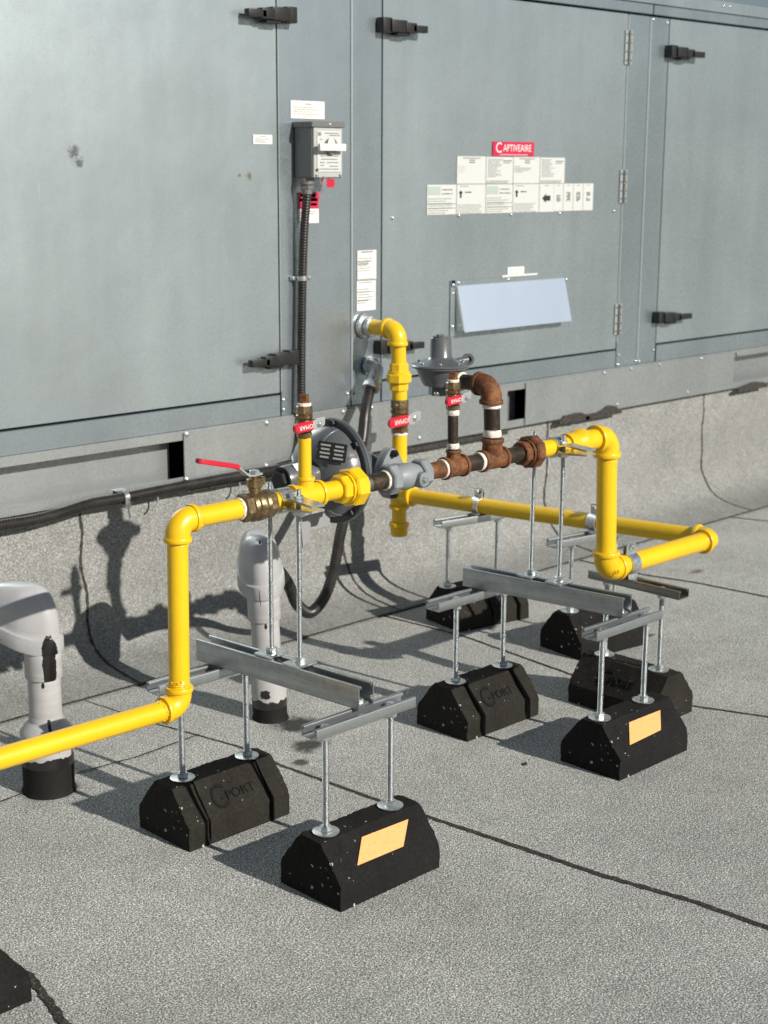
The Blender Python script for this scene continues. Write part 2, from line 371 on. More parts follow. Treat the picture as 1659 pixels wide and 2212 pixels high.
def frame(o, x, y):
    """matrix whose local x,y are the given directions at point o"""
    x = V(x).normalized(); y = V(y).normalized(); z = x.cross(y).normalized(); y = z.cross(x)
    m = Matrix((x, y, z)).transposed().to_4x4(); m.translation = V(o); return m
def bez(pts, n=12):
    """Catmull-Rom through points"""
    P = [V(p) for p in pts]; P = [P[0]*2 - P[1]] + P + [P[-1]*2 - P[-2]]; out = []
    for i in range(1, len(P)-2):
        for k in range(n):
            t_ = k / n; a, b, c, d = P[i-1], P[i], P[i+1], P[i+2]
            out.append(0.5*((2*b) + (c-a)*t_ + (2*a-5*b+4*c-d)*t_*t_ + (-a+3*b-3*c+d)*t_**3))
    out.append(P[-2]); return out
def resample(pts, step):
    L = [0]
    for a, b in zip(pts, pts[1:]): L.append(L[-1] + (b-a).length)
    n = int(L[-1] / step); out = []; j = 0
    for i in range(n+1):
        d = i * L[-1] / n
        while j < len(L)-2 and L[j+1] < d: j += 1
        k = (d - L[j]) / max(1e-9, L[j+1]-L[j]); out.append(pts[j].lerp(pts[j+1], min(1, k)))
    return out
X, Y, Z = V((1, 0, 0)), V((0, 1, 0)), V((0, 0, 1))

# ------------------------------------------------------------------ roof (ground), lap seams
b = MB(); g = 120
vs = [b.b.verts.new(p) for p in ((-g, -g, 0), (g, -g, 0), (g, g, 0), (-g, g, 0))]; b.b.faces.new(vs)
roof = part('roof', b, M_roof, None); tag(roof, 'grey granulated flat roof surface', None, kind='structure')
def strip(mb, pts, w, z=0.002, step=0.006, f=55, amp=0.28, seed=0):
    P = resample([V((p[0], p[1], p[2] if len(p) > 2 else 0)) for p in pts], step); L = []
    W = w if isinstance(w, (list, tuple)) else (w, w)
    for i, p in enumerate(P):
        tdir = (P[min(i+1, len(P)-1)] - P[max(i-1, 0)]).normalized()
        nrm = V((0, 0, 1)) if abs(tdir.z) < 0.5 else V((0, -1, 0))
        sd = tdir.cross(nrm).normalized(); ww = min(0.014, W[0] + (W[1]-W[0]) * i / len(P))
        a = ww * (0.5 + amp * noise.noise(V((i*step*f, seed, 0)))); c = ww * (0.5 + amp * noise.noise(V((i*step*f, seed+9, 3))))
        off = V((0, 0, z)) if abs(tdir.z) < 0.3 else V((0, -z, z*0.5))
        cen = p + off
        L.append((mb.b.verts.new(cen - sd*max(0.0007, a)), mb.b.verts.new(cen + sd*max(0.0007, c))))
    for a, c in zip(L, L[1:]): mb.b.faces.new((a[0], a[1], c[1], c[0]))
seams = [([(1.921, 2.975), (1.952, 2.725), (1.977, 2.603), (2.001, 2.478), (1.997, 2.343), (2.02, 2.05), (2.035, 1.93), (2.058, 1.735), (2.08, 1.53), (2.116, 1.353), (2.128, 1.20), (2.14, 0.6), (2.16, -2)], (0.002, 0.048)),
         ([(2.943, 2.98), (2.957, 2.821), (2.966, 2.67), (2.925, 2.256), (2.957, 1.92), (3.022, 1.757), (3.06, 1.2), (3.08, -2)], 0.008),
         ([(4.765, 2.985), (4.81, 2.85), (4.84, 2.3), (4.84, 1.0)], 0.008),
         ([(3.857, 2.985), (3.862, 2.715), (3.903, 2.542), (3.922, 2.307), (3.96, 1.8), (3.97, 0.5)], 0.008),
         ([(1.10, 2.6), (1.12, 2.2), (1.135, 1.95), (1.099, 1.795), (1.10, 1.0)], 0.015),
         ([(1.10, 2.585), (1.453, 2.585), (1.662, 2.602), (1.80, 2.588), (1.98, 2.60)], 0.006)]
for i, (p, w) in enumerate(seams):
    b = MB(); strip(b, p, w, 0.0012 + 0.0004*i, seed=i*5.3); part('roof_lap_seam', b, M_bit, roof)
# membrane flashing on the curb: face, cove and toe
def cove(x, off=0.0):
    pts = [(3.219, 0.432), (3.219, 0.34), (3.218, 0.24), (3.218, 0.175), (3.216, 0.14), (3.211, 0.112), (3.202, 0.088), (3.189, 0.066), (3.171, 0.047), (3.148, 0.033), (3.118, 0.022), (3.080, 0.014), (3.040, 0.009), (2.998, 0.005), (2.973, 0.003)]
    return [V((x, y - off*0.8, z + off*0.5)) for y, z in pts]
curb = thing('roof_curb', 'grey granulated membrane curb under the metal unit', 'curb', (3.0, 3.22, 0))
curb['kind'] = 'thing'
b = MB(); xs = [-8 + 0.5*i for i in range(47)]; rows = []
for x in xs: rows.append([b.b.verts.new(p) for p in cove(x)])
for a, c in zip(rows, rows[1:]):
    for i in range(len(a)-1): b.b.faces.new((a[i], a[i+1], c[i+1], c[i]))
part('membrane_flashing', b, M_curb, curb)
b = MB(); b.span(-8, 15, 3.235, 5.4, 0.0, 0.430); part('curb_core', b, M_dark, curb)
for i, x in enumerate((1.14, 2.088, 3.012, 3.965, 4.915)):
    b = MB(); P = resample(cove(x), 0.006); 
    P = [p + V((0.02*noise.noise(V((p.z*9, x, 0))) + (-0.03 if False else 0), 0, 0)) for p in P]
    strip(b, [tuple(p) for p in P], 0.0075, 0.0016, seed=i*3.1, amp=0.6); part('lap_seam', b, M_bit, curb)
b = MB(); P = [(x, 2.974 + 0.010*noise.noise(V((x*3, 0, 0))), 0) for x in [0.0 + 0.15*i for i in range(60)]]
strip(b, P, 0.0085, 0.0058, seed=77); part('toe_seam', b, M_bit, curb)

# ------------------------------------------------------------------ rooftop unit
U = thing('rooftop_unit', 'large galvanised steel rooftop air handler with hinged doors along the curb', 'air handler', (3.5, 3.1, 0.46))
b = MB(); b.span(-4, 12, 3.135, 5.2, 0.60, 1.80); part('dark_backing', b, M_dark, U)
def sheet(name, x0, x1, z0, z1, m, y=3.10, th=0.03, bev=0.0012, lab=None):
    b = MB(); b.span(x0, x1, y, y+th, z0, z1, bev=bev); return part(name, b, m, U, label=lab)
sheet('access_door', -1.0, 2.6635, 0.667, 1.759, M_galv)
sheet('access_door', 3.0535, 4.1755, 0.667, 1.759, M_galv)
sheet('access_door', 4.4105, 6.6, 0.667, 1.759, M_galv)
sheet('post', 2.6695, 2.9290, 0.603, 1.759, M_galv2)
sheet('post', 2.9345, 3.0485, 0.603, 1.759, M_galv2)
sheet('post', 4.1810, 4.2970, 0.603, 1.759, M_galv2)
sheet('post', 4.3015, 4.4055, 0.603, 1.759, M_galv2)
for x in (2.9318, 4.2992): sheet('folded_edge', x-0.0022, x+0.0022, 0.62, 1.755, M_edge, 3.0965, 0.02, 0.0005)
for x in (2.6668, ): sheet('folded_edge', x+0.0003, x+0.0026, 0.67, 1.757, M_edge, 3.0985, 0.02, 0.0004)
sheet('folded_edge', 4.1768, 4.1800, 0.69, 1.755, M_edge, 3.0970, 0.02, 0.0004)
sheet('sill', -1.0, 2.6635, 0.603, 0.661, M_galv2, 3.099)
sheet('sill', 3.0535, 4.1755, 0.603, 0.661, M_galv2, 3.099)
sheet('sill', 4.4105, 6.6, 0.603, 0.661, M_galv2, 3.097)
sheet('top_rail', -1.0, 4.305, 1.766, 1.797, M_galv2, 3.096)
sheet('top_rail', 4.312, 6.6, 1.766, 1.797, M_galv2, 3.096)
sheet('top_rail', -1.0, 6.6, 1.799, 1.839, M_galv, 3.092, 0.04)
b = MB(); b.span(-4, 12, 3.094, 5.2, 1.8395, 1.8455, 0.001); part('roof_panel', b, M_galv2, U)
# base channel: flanges, web, cover plates
b = MB(); b.span(-4, 6.6, 3.094, 3.16, 0.5995, 0.6025); b.span(-4, 6.6, 3.0915, 3.0945, 0.578, 0.6025, 0.0006); b.span(-4, 2.322, 3.150, 3.155, 0.464, 0.600); b.span(4.93, 6.6, 3.150, 3.155, 0.464, 0.60); b.span(3.50, 3.712, 3.150, 3.155, 0.464, 0.60)
b.span(-4, 6.6, 3.094, 3.16, 0.458, 0.461); b.span(-4, 6.6, 3.0915, 3.0945, 0.458, 0.482, 0.0006)
part('base_channel', b, M_galv3, U)
for x0, x1 in ((2.324, 3.600), (3.690, 4.900)):
    b = MB(); b.span(x0, x1, 3.0865, 3.0905, 0.460, 0.598, 0.0008); part('cover_plate', b, M_galv3, U)
for x0, x1 in ((2.31, 2.60), (3.66, 3.95)):
    b = MB(); b.span(x0, x1, 3.24, 3.6, 0.462, 0.599); part('fork_pocket', b, M_dark, U)
# ragged black sealant along the lower edge; thinnest run paints the plate's shadow line
for (x0, x1, h) in ((3.86, 4.02, 0.016), (4.00, 4.20, 0.022), (4.93, 5.14, 0.018), (2.9, 3.60, 0.003), (2.33, 2.9, 0.006)):
    b = MB(); n = 40; up = []; lo = []
    for i in range(n+1):
        f = i/n; x = x0 + (x1-x0)*f; e = min(1, 6*min(f, 1-f)); hh = h * e * (0.75 + 0.9*noise.noise(V((x*11, h*90, 0))) + 0.25*noise.noise(V((x*60, h*50, 0))))
        up.append((x, 0.452 + max(0.001, hh))); lo.append((x, 0.443 - 0.003*noise.noise(V((x*40, 5, 0)))))
    b.prism([(x, z) for x, z in lo] + [(x, z) for x, z in reversed(up)], (0, 3.0855, 0), X, Z, 0.004); part('smear_and_shadow_line', b, M_bit, U)
# screws
def screw(x, z, y=3.10, r=0.006, m=M_zinc):
    b = MB(); b.lathe((x, y, z), (0, -1, 0), [(0, r*1.25), (0.001, r*1.25), (0.0014, r*0.8), (0.004, r*0.75), (0.0048, r*0.5), (0.005, 0)], 12); part('screw', b, m, U)
for x, z in [(2.333, 0.594), (2.604, 0.592), (2.887, 0.592), (4.251, 0.592), (4.42, 0.592), (4.681, 0.592), (4.1, 0.592), (4.92, 0.590), (2.6, 0.475), (2.33, 0.475), (4.18, 0.476), (4.60, 0.476), (3.2, 0.478), (3.0, 0.592)]: screw(x, z, 3.086, 0.0065)
for x, z in [(2.674, 0.647), (2.6745, 0.620), (2.915, 0.640), (2.945, 0.637), (3.02, 0.637), (4.19, 0.645), (4.29, 0.615), (4.312, 0.612), (4.19, 0.612), (4.395, 0.645),
             (3.093, 1.127), (3.372, 1.128), (3.611, 1.128), (3.849, 1.128), (4.134, 1.129), (4.31, 1.75), (4.39, 1.745)]: screw(x, z, 3.099, 0.0042)
for x in (4.30, 4.36, 4.71, 4.75, 3.9, 5.1): screw(x, 1.822, 3.092, 0.0042)
# draw latches: base on the post, lever over the door
def latch(x0, x1, z, flip):
    b = MB(); s = -1 if flip else 1                              # s=1: lever points to +x from keeper at x0
    k = x0 if s == 1 else x1; w = x1 - x0
    b.box((k + s*0.017, 3.085, z), (0.034, 0.030, 0.040), bev=0.002, seg=2)
    b.box((k + s*0.058, 3.079, z-0.001), (0.060, 0.030, 0.033), bev=0.002, seg=2)
    b.box((k + s*0.103, 3.075, z-0.003), (0.042, 0.026, 0.027), bev=0.002, seg=2)
    b.box((k + s*(0.110+w)/2, 3.072, z-0.004), (w-0.110, 0.020, 0.019), bev=0.0018, seg=2)
    b.box((k + s*0.080, 3.082, z-0.020), (0.050, 0.024, 0.010), bev=0.0015)
    part('draw_latch', b, M_black, U)
for x0, x1, z, f in ((2.543, 2.712, 1.652, True), (2.538, 2.709, 0.764, True), (3.026, 3.194, 1.650, False), (3.021, 3.193, 0.764, False), (4.386, 4.570, 1.653, False), (4.380, 4.571, 0.760, False)): latch(x0, x1, z, f)
# hinges on the right edge of the middle door
for z0, z1 in ((1.600, 1.708), (1.156, 1.263), (0.715, 0.820)):
    b = MB(); b.span(4.160, 4.1755, 3.0950, 3.0985, z0, z1, 0.0006); b.span(4.181, 4.197, 3.0950, 3.0985, z0, z1, 0.0006); h = part('hinge', b, M_edge, U)
    b = MB()
    for k in range(5): b.cyl((4.1785, 3.0925, z0 + (z1-z0)*k/5 + 0.001), (4.1785, 3.0925, z0 + (z1-z0)*(k+1)/5 - 0.001), 0.0055, 12)
    part('knuckle', b, M_strut2, h)
    b = MB()
    for k in (0.12, 0.37, 0.63, 0.88):
        for x in (4.166, 4.191): b.lathe((x, 3.0953, z0 + (z1-z0)*k), (0, -1, 0), [(0, 0.0035), (0.0012, 0.003), (0.002, 0)], 8)
    part('rivet', b, M_bolt, h)
# stickers
def sticker(x0, x1, z0, z1, m=M_paper, y=3.0990, th=0.0012, lines=(), name='sticker', inks=None, lab=None):
    b = MB(); b.span(x0, x1, y-th, y, z0, z1, 0.0003); s = part(name, b, m, U, label=lab)
    groups = {}
    for (fx0, fx1, fz, fh, ink) in lines:
        q = groups.setdefault(ink.name, (MB(), ink))
        w = x1-x0; h = z1-z0; q[0].span(x0 + w*fx0, x0 + w*fx1, y-th-0.0005, y-th-0.00005, z0 + h*(fz), z0 + h*(fz+fh))
    for nm, (mb, ink) in groups.items(): part('printing', mb, ink, s)
    return s
def textlines(z_hi, z_lo, n, ink, x0=0.08, x1=0.92, ragged=0.3, fill=0.5, seed=1):
    r = random.Random(seed); out = []; st = (z_hi-z_lo)/n
    for i in range(n):
        z = z_hi - st*(i+1); x = x0; end = x1 - r.random()*ragged*(x1-x0)
        while x < end - 0.02:
            w = 0.03 + r.random()*0.11; out.append((x, min(end, x+w), z, st*fill, ink)); x += w + 0.022
    return out
sticker(2.710, 2.831, 1.394, 1.440, M_white, lines=[(0.42, 0.60, 0.80, 0.05, M_ink)] + textlines(0.74, 0.22, 4, M_inklight, seed=2) + [(0.38, 0.64, 0.12, 0.05, M_inklight)], lab='white warning sticker above the grey switch box')
sticker(2.580, 2.645, 1.326, 1.350, M_white, lines=[(0.35, 0.7, 0.78, 0.06, M_ink)] + textlines(0.70, 0.15, 4, M_ink, 0.1, 0.9, 0.4, 0.35, 3), lab='small white sticker on the left door')
sticker(2.9535, 3.0280, 0.958, 1.040, M_paper, lines=[(0.2, 0.8, 0.93, 0.03, M_inkdark)] + textlines(0.80, 0.3, 6, M_ink, 0.04, 0.9, 0.5, 0.3, 4) + [(0.02, 0.65, 0.6, 0.02, M_inkdark), (0.02, 0.6, 0.52, 0.02, M_inkdark), (0.02, 0.9, 0.02, 0.012, M_inkdark)])
sticker(2.9515, 3.0260, 0.871, 0.955, M_paper, lines=[(0.1, 0.8, 0.93, 0.025, M_ink)] + textlines(0.80, 0.25, 6, M_ink, 0.04, 0.9, 0.5, 0.3, 5) + [(0.02, 0.65, 0.62, 0.02, M_inkdark), (0.02, 0.6, 0.33, 0.02, M_inkdark)])
# big group of stickers on the middle door
xa = [3.360, 3.490, 3.616, 3.744, 3.868]
for i in range(4):
    L = []
    if i % 2 == 0: L = [(0.2, 0.8, 0.92, 0.03, M_ink), (0.42, 0.62, 0.84, 0.04, M_ink), (0.42, 0.62, 0.76, 0.04, M_ink)] + textlines(0.70, 0.42, 4, M_green if i == 0 else M_ink, 0.04, 0.75, 0.75, 0.4, 20+i)
    else: L = textlines(0.96, 0.25, 13, M_ink, 0.06, 0.62, 0.5, 0.4, 30+i) + [(0.62, 0.95, 0.84, 0.04, M_ink), (0.62, 0.88, 0.77, 0.03, M_ink)] + textlines(0.14, 0.02, 2, M_ink, 0.03, 0.9, 0.2, 0.5, 40+i)
    sticker(xa[i]+0.0005, xa[i+1]-0.0015, 1.2215, 1.3015 - 0.001*(i % 2), M_paper2, lines=L)
xb = [3.233, 3.361, 3.491, 3.617, 3.744]
for i in range(4):
    if i % 2 == 0: L = [(0.03, 0.45, 0.66, 0.28, M_green)] + textlines(0.95, 0.68, 2, M_inkdark, 0.5, 0.95, 0.2, 0.22, 50+i) + textlines(0.6, 0.05, 7, M_ink, 0.03, 0.95, 0.4, 0.28, 60+i) + [(0.02, 0.98, 0.345, 0.018, M_ink), (0.02, 0.98, 0.205, 0.018, M_ink)]
    else: L = [(0.1, 0.16, 0.55, 0.24, M_inkdark), (0.07, 0.19, 0.70, 0.05, M_inkdark), (0.28, 0.50, 0.72, 0.035, M_inkdark)] + textlines(0.36, 0.02, 5, M_ink, 0.03, 0.92, 0.25, 0.35, 70+i) + [(0.1, 0.4, 0.93, 0.02, M_ink)]
    sticker(xb[i]+0.0005, xb[i+1]-0.0015, 1.133, 1.2195, M_paper2, lines=L)
s = sticker(3.7445, 3.8150, 1.1325, 1.2200, M_paper2, lines=[(0.35, 0.65, 0.93, 0.015, M_ink)])
b = MB(); b.prism([(-0.022, 0), (-0.004, 0.014), (-0.004, 0.008), (0.018, 0.008), (0.018, -0.008), (-0.004, -0.008), (-0.004, -0.014)], (3.780, 3.0974, 1.1755), X, Z, 0.0005); part('arrow', b, M_inkdark, s)
xc = [3.8155, 3.864, 3.915, 3.966, 4.020]
for i in range(4):
    c = (xc[i]+xc[i+1])/2; s = sticker(xc[i], xc[i+1]-0.0015, 1.134, 1.2200, M_paper2, lines=[(0.35, 0.65, 0.93, 0.015, M_ink)])
    hh = (0.15, 0.20, 0.20, 0.20)[i]; b = MB()
    for k in range(3):
        for j in range(7 if i else 5):
            if rnd.random() < 0.82: b.span(c-0.010+0.0068*k, c-0.0048+0.0068*k, 3.0972, 3.0977, 1.1775 + (j-3)*0.0042, 1.1775 + (j-3)*0.0042 + 0.0026)
    part('printing', b, M_inkdark, s)
s = sticker(3.518, 3.711, 1.3035, 1.3460, M_redsign, y=3.0980, lab='crimson maker sticker with white letters', name='maker_sign')
lettering(s, 'C', 0.044, frame((3.544, 3.0965, 1.3265), X, Z), M_white, sx=0.95)
lettering(s, 'APTIVEAIRE', 0.030, frame((3.631, 3.0965, 1.3265), X, Z), M_white, sx=0.86)
b = MB(); b.span(3.55, 3.68, 3.0962, 3.0967, 1.3065, 1.3085); part('printing', b, M_paper2, s)
sticker(3.600, 3.679, 0.940, 0.9665, M_white, y=3.0990, lines=textlines(0.85, 0.1, 3, M_inklight, 0.1, 0.9, 0.3, 0.4, 90))
sticker(3.573, 3.744, 0.930, 0.9425, M_white, y=3.0975, lines=textlines(0.85, 0.2, 1, M_inklight, 0.1, 0.9, 0.2, 0.4, 91))
# sloping intake flap with its frame
b = MB(); b.span(3.340, 3.900, 3.0955, 3.0985, 0.918, 0.938, 0.0006); b.span(3.338, 3.358, 3.0955, 3.0985, 0.770, 0.938, 0.0006); fl = part('flap_frame', b, M_galv, U)
b = MB(); b.prism([(0, 0), (0.514, 0), (0.514, 0.141), (0, 0.141)], (3.365, 3.062, 0.784), X, V((0, 0.0325, 0.1285)).normalized(), 0.0025); part('sloping_flap', b, M_bright, U)
for x in (3.3645, 3.8790):
    b = MB(); b.prism([(0, 0), (-0.036, 0.002), (0, 0.132)], (x, 3.098, 0.786), Y, Z, -0.002); part('flap_cheek', b, M_edge, U)
for x, z in [(3.349, 0.925), (3.347, 0.90), (3.347, 0.80), (3.60, 0.930), (3.890, 0.915), (3.372, 0.930)]: screw(x, z, 3.0955, 0.0045)
# red and white placard behind the switch conduit
s = sticker(2.733, 2.808, 1.120, 1.2020, M_white, name='placard', lines=[(0.0, 1.0, 0.47, 0.53, M_redsign), (0.62, 0.85, 0.86, 0.09, M_white), (0.58, 0.93, 0.71, 0.09, M_white), (0.60, 0.9, 0.57, 0.08, M_white), (0.12, 0.34, 0.86, 0.09, M_white), (0.06, 0.36, 0.71, 0.09, M_white), (0.02, 0.10, 0.0, 0.5, M_white)] + textlines(0.42, 0.30, 2, M_ink, 0.1, 0.95, 0.2, 0.4, 97), lab='red and white placard behind the black conduit')
# silver escutcheon where the gas pipe enters
def resize(o, k, loc):
    """give a finished thing its true size and place"""
    o.scale = (k, k, k); o.location = loc
KU = 3.2/3.1
resize(U, KU, (3.613, 3.200, 0.4339))
# ------------------------------------------------------------------ disconnect switch
D = thing('disconnect_switch', 'grey metal switch box with pale cover and rotary knob on the narrow post', 'switch box', (2.776, 3.10, 1.238))
b = MB(); b.span(2.722, 2.8285, 3.028, 3.098, 1.240, 1.376, 0.002); b.span(2.716, 2.834, 3.020, 3.098, 1.3705, 1.3855, 0.0015); part('housing', b, M_grey, D)
b = MB(); b.span(2.7245, 2.8265, 3.0235, 3.0275, 1.242, 1.3695, 0.001); cv = part('cover', b, M_lid, D)
b = MB(); b.span(2.735, 2.820, 3.0215, 3.0235, 1.256, 1.362, 0.0006); pl = part('faceplate', b, M_paper2, D)
b = MB(); b.span(2.738, 2.748, 3.0208, 3.0214, 1.349, 1.358)
for i, (u0, u1, z) in enumerate([(0.3, 0.9, 0.93), (0.5, 0.95, 0.88), (0.1, 0.2, 0.78), (0.1, 0.8, 0.42), (0.12, 0.9, 0.38), (0.15, 0.85, 0.30), (0.1, 0.3, 0.22), (0.4, 0.9, 0.22), (0.12, 0.28, 0.15), (0.5, 0.88, 0.13), (0.1, 0.9, 0.06)]):
    b.span(2.735 + 0.085*u0, 2.735 + 0.085*u1, 3.0209, 3.0214, 1.256 + 0.106*z, 1.256 + 0.106*z + 0.0022)
part('printing', b, M_ink, pl)
b = MB(); b.cyl((2.780, 3.0205, 1.322), (2.780, 3.012, 1.322), 0.021, 28, 0.001); kn = part('knob', b, M_grey, D)
b = MB(); b.cyl((2.775, 3.0118, 1.331), (2.775, 3.009, 1.331), 0.0125, 20, 0.001); part('knob_cap', b, M_paper, kn)
b = MB(); b.box((2.774, 3.006, 1.3195), (0.094, 0.010, 0.019), bev=0.003, seg=2); part('hasp_bar', b, M_paper, D)
b = MB()
for x, z in ((2.733, 1.2485), (2.8185, 1.2485), (2.780, 1.3785)): b.lathe((x, 3.0205, z), (0, -1, 0), [(0, 0.004), (0.002, 0.0035), (0.003, 0)], 10)
part('cover_screw', b, M_zinc, D)
b = MB(); b.cyl((2.734, 3.062, 1.239), (2.734, 3.062, 1.222), 0.019, 20, 0.002); b.nut((2.734, 3.062, 1.216), Z, 0.017, 0.012); b.cyl((2.734, 3.062, 1.212), (2.734, 3.062, 1.197), 0.014, 20, 0.002); part('conduit_fitting', b, M_grey, D)
b = MB(); b.sphere((2.7335, 3.019, 1.262), 0.0035); part('brass_stud', b, M_brass, D)
T = thing('lockout_tag', 'small red tag hanging on a pink string below the switch box', 'tag', (2.79, 3.03, 1.24))
b = MB(); b.prism([(-0.012, -0.013), (0.013, -0.014), (0.016, 0.008), (-0.012, 0.010)], (2.792, 3.034, 1.229), X, Z, 0.0008); part('tag_card', b, M_red, T)
b = MB(); b.sweep(bez([(2.757, 3.022, 1.246), (2.765, 3.026, 1.238), (2.762, 3.03, 1.222), (2.770, 3.04, 1.205), (2.767, 3.05, 1.188), (2.770, 3.06, 1.165)], 8), 0.0011, 6); b.sweep(bez([(2.757, 3.022, 1.246), (2.748, 3.026, 1.238), (2.762, 3.034, 1.220)], 8), 0.0011, 6)
part('string', b, mat('pink_string', (0.62, 0.28, 0.33), 0.7), T)

resize(D, KU, (2.8655, 3.200, 1.2370)); resize(T, KU, (2.880, 3.1277, 1.2390))
# ------------------------------------------------------------------ conduits
def corrugated(pts, r, pitch=0.0075, depth=0.0019):
    P = resample(bez(pts, 14), pitch/2); mb = MB(); mb.sweep(P, [r - (depth if i % 2 else 0) for i in range(len(P))], 16); return mb
CA = thing('electrical_conduit', 'black ribbed conduit running down the post from the switch box', 'conduit', (2.73, 3.07, 0.46), group='black electrical conduits')
part('conduit_tube', corrugated([(2.734, 3.062, 1.20), (2.731, 3.072, 1.10), (2.729, 3.078, 0.97), (2.724, 3.078, 0.80), (2.720, 3.076, 0.66), (2.716, 3.070, 0.55), (2.690, 3.060, 0.487), (2.62, 3.062, 0.472)], 0.0125), M_conduit, CA)
b = MB(); b.span(2.700, 2.775, 3.0935, 3.0975, 0.969, 0.981, 0.001); b.lathe((2.7285, 3.078, 0.969), Z, [(0, 0.0150), (0.012, 0.0150)], 20); b.lathe((2.765, 3.093, 0.975), (0, -1, 0), [(0, 0.006), (0.005, 0.005), (0.006, 0)], 8); b.lathe((2.708, 3.093, 0.975), (0, -1, 0), [(0, 0.006), (0.005, 0.005), (0.006, 0)], 8); part('conduit_clamp', b, M_zinc, CA)
CB = thing('electrical_conduit', 'long black ribbed conduit sagging along the bottom edge of the unit', 'conduit', (2.0, 3.07, 0.44), group='black electrical conduits')
part('conduit_tube', corrugated([(1.55, 3.066, 0.452), (1.68, 3.066, 0.450), (1.78, 3.066, 0.448), (1.86, 3.066, 0.447), (1.94, 3.068, 0.452), (2.02, 3.066, 0.462), (2.11, 3.066, 0.462), (2.22, 3.068, 0.464), (2.36, 3.068, 0.466), (2.50, 3.066, 0.467), (2.61, 3.055, 0.468), (2.66, 3.045, 0.472)], 0.0135), M_conduit, CB)
b = MB(); b.lathe((2.112, 3.066, 0.4625), X, [(0, 0.0165), (0.014, 0.0165)], 20); b.box((2.119, 3.058, 0.447), (0.014, 0.02, 0.018), bev=0.001); b.lathe((2.119, 3.052, 0.450), (0.1, -0.9, -0.4), [(0, 0.0055), (0.010, 0.0055), (0.011, 0)], 6); b.cyl((2.121, 3.056, 0.447), (2.124, 3.050, 0.412), 0.003, 8); b.box((2.119, 3.085, 0.478), (0.03, 0.02, 0.005), bev=0.001); part('conduit_clamp', b, M_zinc, CB)
b = MB(); P = [(2.19 + 0.0*k, 3.075, 0.45) for k in range(2)]
for x in (2.205, 2.475): b.sweep([(x + 0.030*math.sin(a), 3.085, 0.435 + 0.026*math.cos(a)) for a in [k*PI/14 for k in range(-2, 13)]], 0.0028, 6)
part('loose_strap', b, M_flat, CB)
resize(CA, KU, (2.818, 3.169, 0.4339)); resize(CB, KU, (2.0645, 3.169, 0.4132))
CC = thing('electrical_conduit', 'thick black conduit looping down behind the big regulator to the far vent', 'conduit', (2.7, 2.95, 0.1), group='black electrical conduits')
part('conduit_tube', corrugated([(3.058, 3.143, 0.649), (3.030, 3.132, 0.615), (2.990, 3.105, 0.565), (2.925, 3.05, 0.50), (2.825, 2.985, 0.39), (2.738, 2.935, 0.300), (2.690, 2.915, 0.195), (2.645, 2.905, 0.130), (2.585, 2.895, 0.103), (2.530, 2.885, 0.140), (2.49, 2.865, 0.195), (2.42, 2.81, 0.25), (2.33, 2.73, 0.30), (2.26, 2.665, 0.325)], 0.0160, 0.0068, 0.0016), M_conduit, CC)
b = MB()
arc = [V((3.0955, 3.195, 0.694)), V((3.093, 3.174, 0.696)), V((3.087, 3.157, 0.688)), V((3.074, 3.148, 0.671)), V((3.058, 3.143, 0.649))]
b.sweep(arc, [0.024, 0.023, 0.0225, 0.0225, 0.022], 18); b.nut((3.052, 3.140, 0.642), (0.27, 0.1, 0.33), 0.0275, 0.020, seg=8); b.nut((3.0955, 3.191, 0.694), Y, 0.030, 0.010, seg=8); part('elbow_connector', b, M_zinc, CC)

